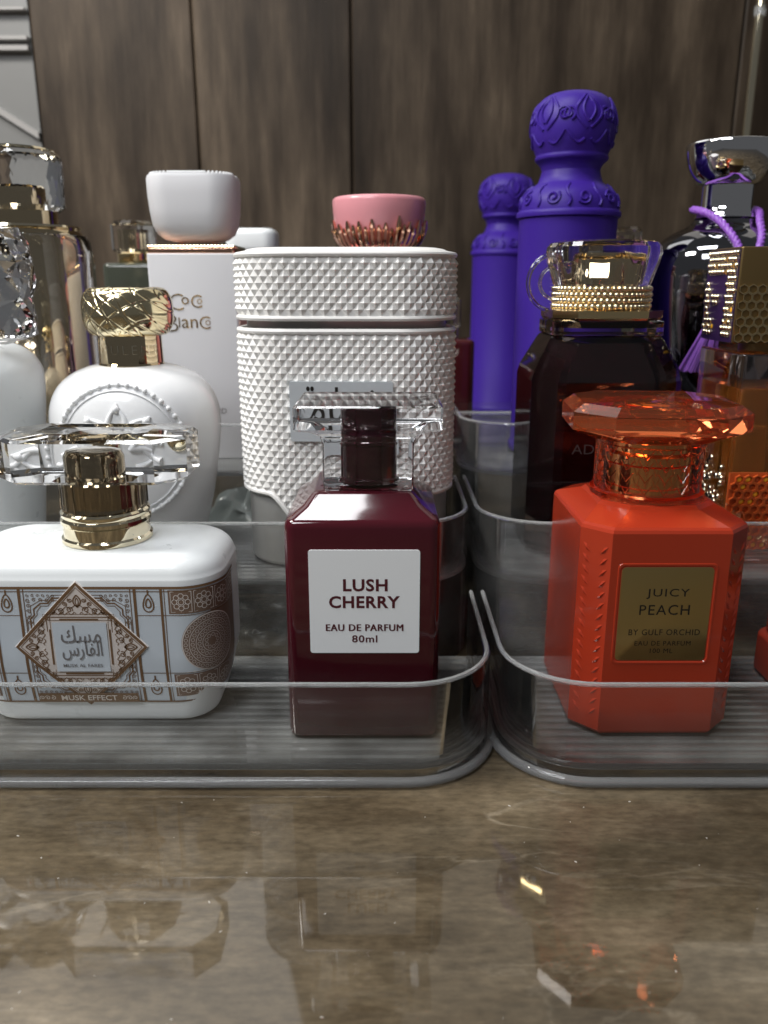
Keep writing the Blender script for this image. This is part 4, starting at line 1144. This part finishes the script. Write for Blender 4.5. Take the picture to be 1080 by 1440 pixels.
# ================================================================== BLACK CHROME BOTTLE WITH CORD AND TASSEL
bk = thing('perfume_bottle', 'black mirror round bottle with chrome bowl stopper', 'perfume bottle', (0.1690, 0.4230, 0.0625))
g = G(); g.loft(lathe(smooth_prof([(0.0180, 0.0), (0.0210, 0.001), (0.0255, 0.020), (0.0315, 0.048), (0.0352, 0.075), (0.0360, 0.090), (0.0352, 0.0985), (0.0325, 0.1050), (0.0260, 0.1110), (0.0180, 0.1150), (0.0150, 0.1180), (0.0132, 0.1200)], 4), 72)); obj('body', g, 'darkchrome', bk, angle=60)
g = G(); g.loft(lathe([(0.0150, 0.1190), (0.0128, 0.1215), (0.0122, 0.1250), (0.0122, 0.1345)], 48)); obj('neck', g, 'chrome', bk)
g = G(); g.loft(lathe(smooth_prof([(0.0110, 0.1335), (0.0146, 0.1350), (0.0180, 0.1392), (0.0203, 0.1450), (0.0212, 0.1510), (0.0211, 0.1528), (0.0203, 0.1532), (0.0194, 0.1515), (0.0140, 0.1450), (0.004, 0.1420)], 4), 64)); obj('bowl_stopper', g, 'chrome', bk, angle=60)
tz = thing('tassel', 'purple silk tassel on a twisted cord hung round the chrome bottle neck', 'tassel', (0.1690, 0.4230, 0.0625))
def twist(path, R_, turns, r):
    from mathutils import Vector
    g = G(); n = len(path)
    dense = []
    for i in range(n-1):
        for k in range(14):
            t = k/14; dense.append(Vector(path[i]).lerp(Vector(path[i+1]), t))
    dense.append(Vector(path[-1]))
    m = len(dense)
    for ph in (0, 2*pi/3, 4*pi/3):
        p = []
        for i, c_ in enumerate(dense):
            tdir = (dense[min(m-1, i+1)]-dense[max(0, i-1)]).normalized(); a = tdir.orthogonal().normalized()
            ref = Vector((0, 1, 0)); a = (ref-tdir*ref.dot(tdir)).normalized(); b = tdir.cross(a)
            an = ph+2*pi*turns*i/m
            p.append(tuple(c_+(a*cos(an)+b*sin(an))*R_))
        g.tube(p, r, 6)
    return g
left = [(-0.0150, 0.004, 0.1235), (-0.0142, -0.0090, 0.1215), (-0.0100, -0.0180, 0.1170), (-0.0068, -0.0290, 0.1090), (-0.0055, -0.0355, 0.1010), (-0.0095, -0.0390, 0.0915), (-0.0132, -0.0395, 0.0840)]
right = [(0.0150, 0.004, 0.1235), (0.0128, -0.0090, 0.1215), (0.0096, -0.0180, 0.1170), (0.0066, -0.0290, 0.1090), (0.0020, -0.0355, 0.1010), (-0.0068, -0.0395, 0.0915), (-0.0128, -0.0400, 0.0840)]
def sm3(path):
    out = []
    for i in range(len(path)-1):
        p0, p1, p2, p3 = path[max(0, i-1)], path[i], path[i+1], path[min(len(path)-1, i+2)]
        for k in range(4):
            t = k/4
            out.append(tuple(0.5*((2*p1[d])+(-p0[d]+p2[d])*t+(2*p0[d]-5*p1[d]+4*p2[d]-p3[d])*t*t+(-p0[d]+3*p1[d]-3*p2[d]+p3[d])*t**3) for d in range(3)))
    out.append(path[-1]); return out
obj('cord', twist(sm3(left), 0.00085, 9, 0.00105), 'purple_cord', tz, angle=60)
obj('cord', twist(sm3(right), 0.00085, 9, 0.00105), 'purple_cord', tz, angle=60)
obj('cord_loop', G().tube([(0.0152*cos(a), 0.0152*sin(a), 0.1235) for a in [0.25+(pi-0.5)*i/20 for i in range(21)]], 0.0014, 8), 'purple_cord', tz)
obj('tassel_head', G().sphere((-0.0138, -0.0405, 0.0815), 0.0036, 12, 8, (1, 1, 1.2)), 'purple_cord', tz, angle=60)
g = G()
for q in range(90):
    a = 2*pi*random.random(); rr_ = sqrt(random.random())
    p = []
    ex, ey = -0.0086+0.0088*rr_*cos(a), -0.0010+0.0032*rr_*sin(a)
    for i in range(6):
        t = i/5
        p.append((-0.0142+0.002*rr_*cos(a)*(1-t)+ex*(t**1.15), -0.0408+0.002*rr_*sin(a)*(1-t)+ey*t, 0.0800-0.0310*t-0.0012*random.random()*(t == 1)))
    g.tube(p, 0.00050, 5)
obj('tassel_strands', g, 'purple_cord', tz, angle=60)

# ================================================================== SMALL EXTRAS
gp_ = thing('display_post', 'slim gold post standing before the wall at the shelf end', 'post', (0.3120, 0.755, 0.0))
obj('tube', G().loft(lathe([(0.0034, 0.001), (0.0034, 0.365)], 20)), 'palegold', gp_)
obj('foot', G().loft(lathe([(0.010, 0.0), (0.010, 0.002), (0.0034, 0.004)], 24)), 'gold', gp_)
obj('clear_joint', G().loft(lathe([(0.0044, 0.3645), (0.0044, 0.372)], 20)), 'acrylic_edge', gp_)
obj('tube', G().loft(lathe([(0.0034, 0.3715), (0.0034, 0.60)], 20)), 'palegold', gp_)

g = G(); n1, n2 = 40, 18
v = []
for j in range(n2+1):
    ph = pi/2*j/n2
    for i in range(n1):
        th = 2*pi*i/n1
        k = 1+0.16*sin(5*th+3*ph)+0.10*sin(9*th-7*ph)+0.07*sin(17*ph+2*th)
        v.append((0.036*k*cos(th)*cos(ph), 0.020*k*sin(th)*cos(ph), 0.046*sin(ph)*(0.92+0.10*sin(3*th+8*ph))))
f = [(j*n1+i, j*n1+(i+1) % n1, (j+1)*n1+(i+1) % n1, (j+1)*n1+i) for j in range(n2) for i in range(n1)]
f.append(tuple(range(n1))[::-1])
o = obj('crumpled_bag', G().add(v, f), 'foil_gray', angle=70, loc=(-0.0720, 0.4150, 0.0))
tag(o, 'crumpled grey-green plastic bag tucked beneath the upper tray step', 'bag')

# specks of dust lying on the shelf top
g = G(); rd = random.Random(5)
for q in range(90):
    x, y = rd.uniform(-0.16, 0.18), rd.uniform(0.10, 0.212); r = rd.uniform(0.00007, 0.00020); a0 = rd.uniform(0, 6); el = rd.uniform(1, 3.2)
    pts = [(el*r*cos(a0)*cos(k*2*pi/5)-r*sin(a0)*sin(k*2*pi/5), el*r*sin(a0)*cos(k*2*pi/5)+r*cos(a0)*sin(k*2*pi/5)) for k in range(5)]
    g.loft([[(x+u_, y+w_, 0.00001) for u_, w_ in pts], [(x+u_*0.6, y+w_*0.6, 0.00001+r*0.7) for u_, w_ in pts]])
MT['dust'] = P('pale_dust', (0.55, 0.52, 0.47), 0.8)
o = obj('dust', g, 'dust', angle=0); o['kind'] = 'stuff'
tag(o, 'pale dust specks scattered over the glossy shelf top', 'dust')
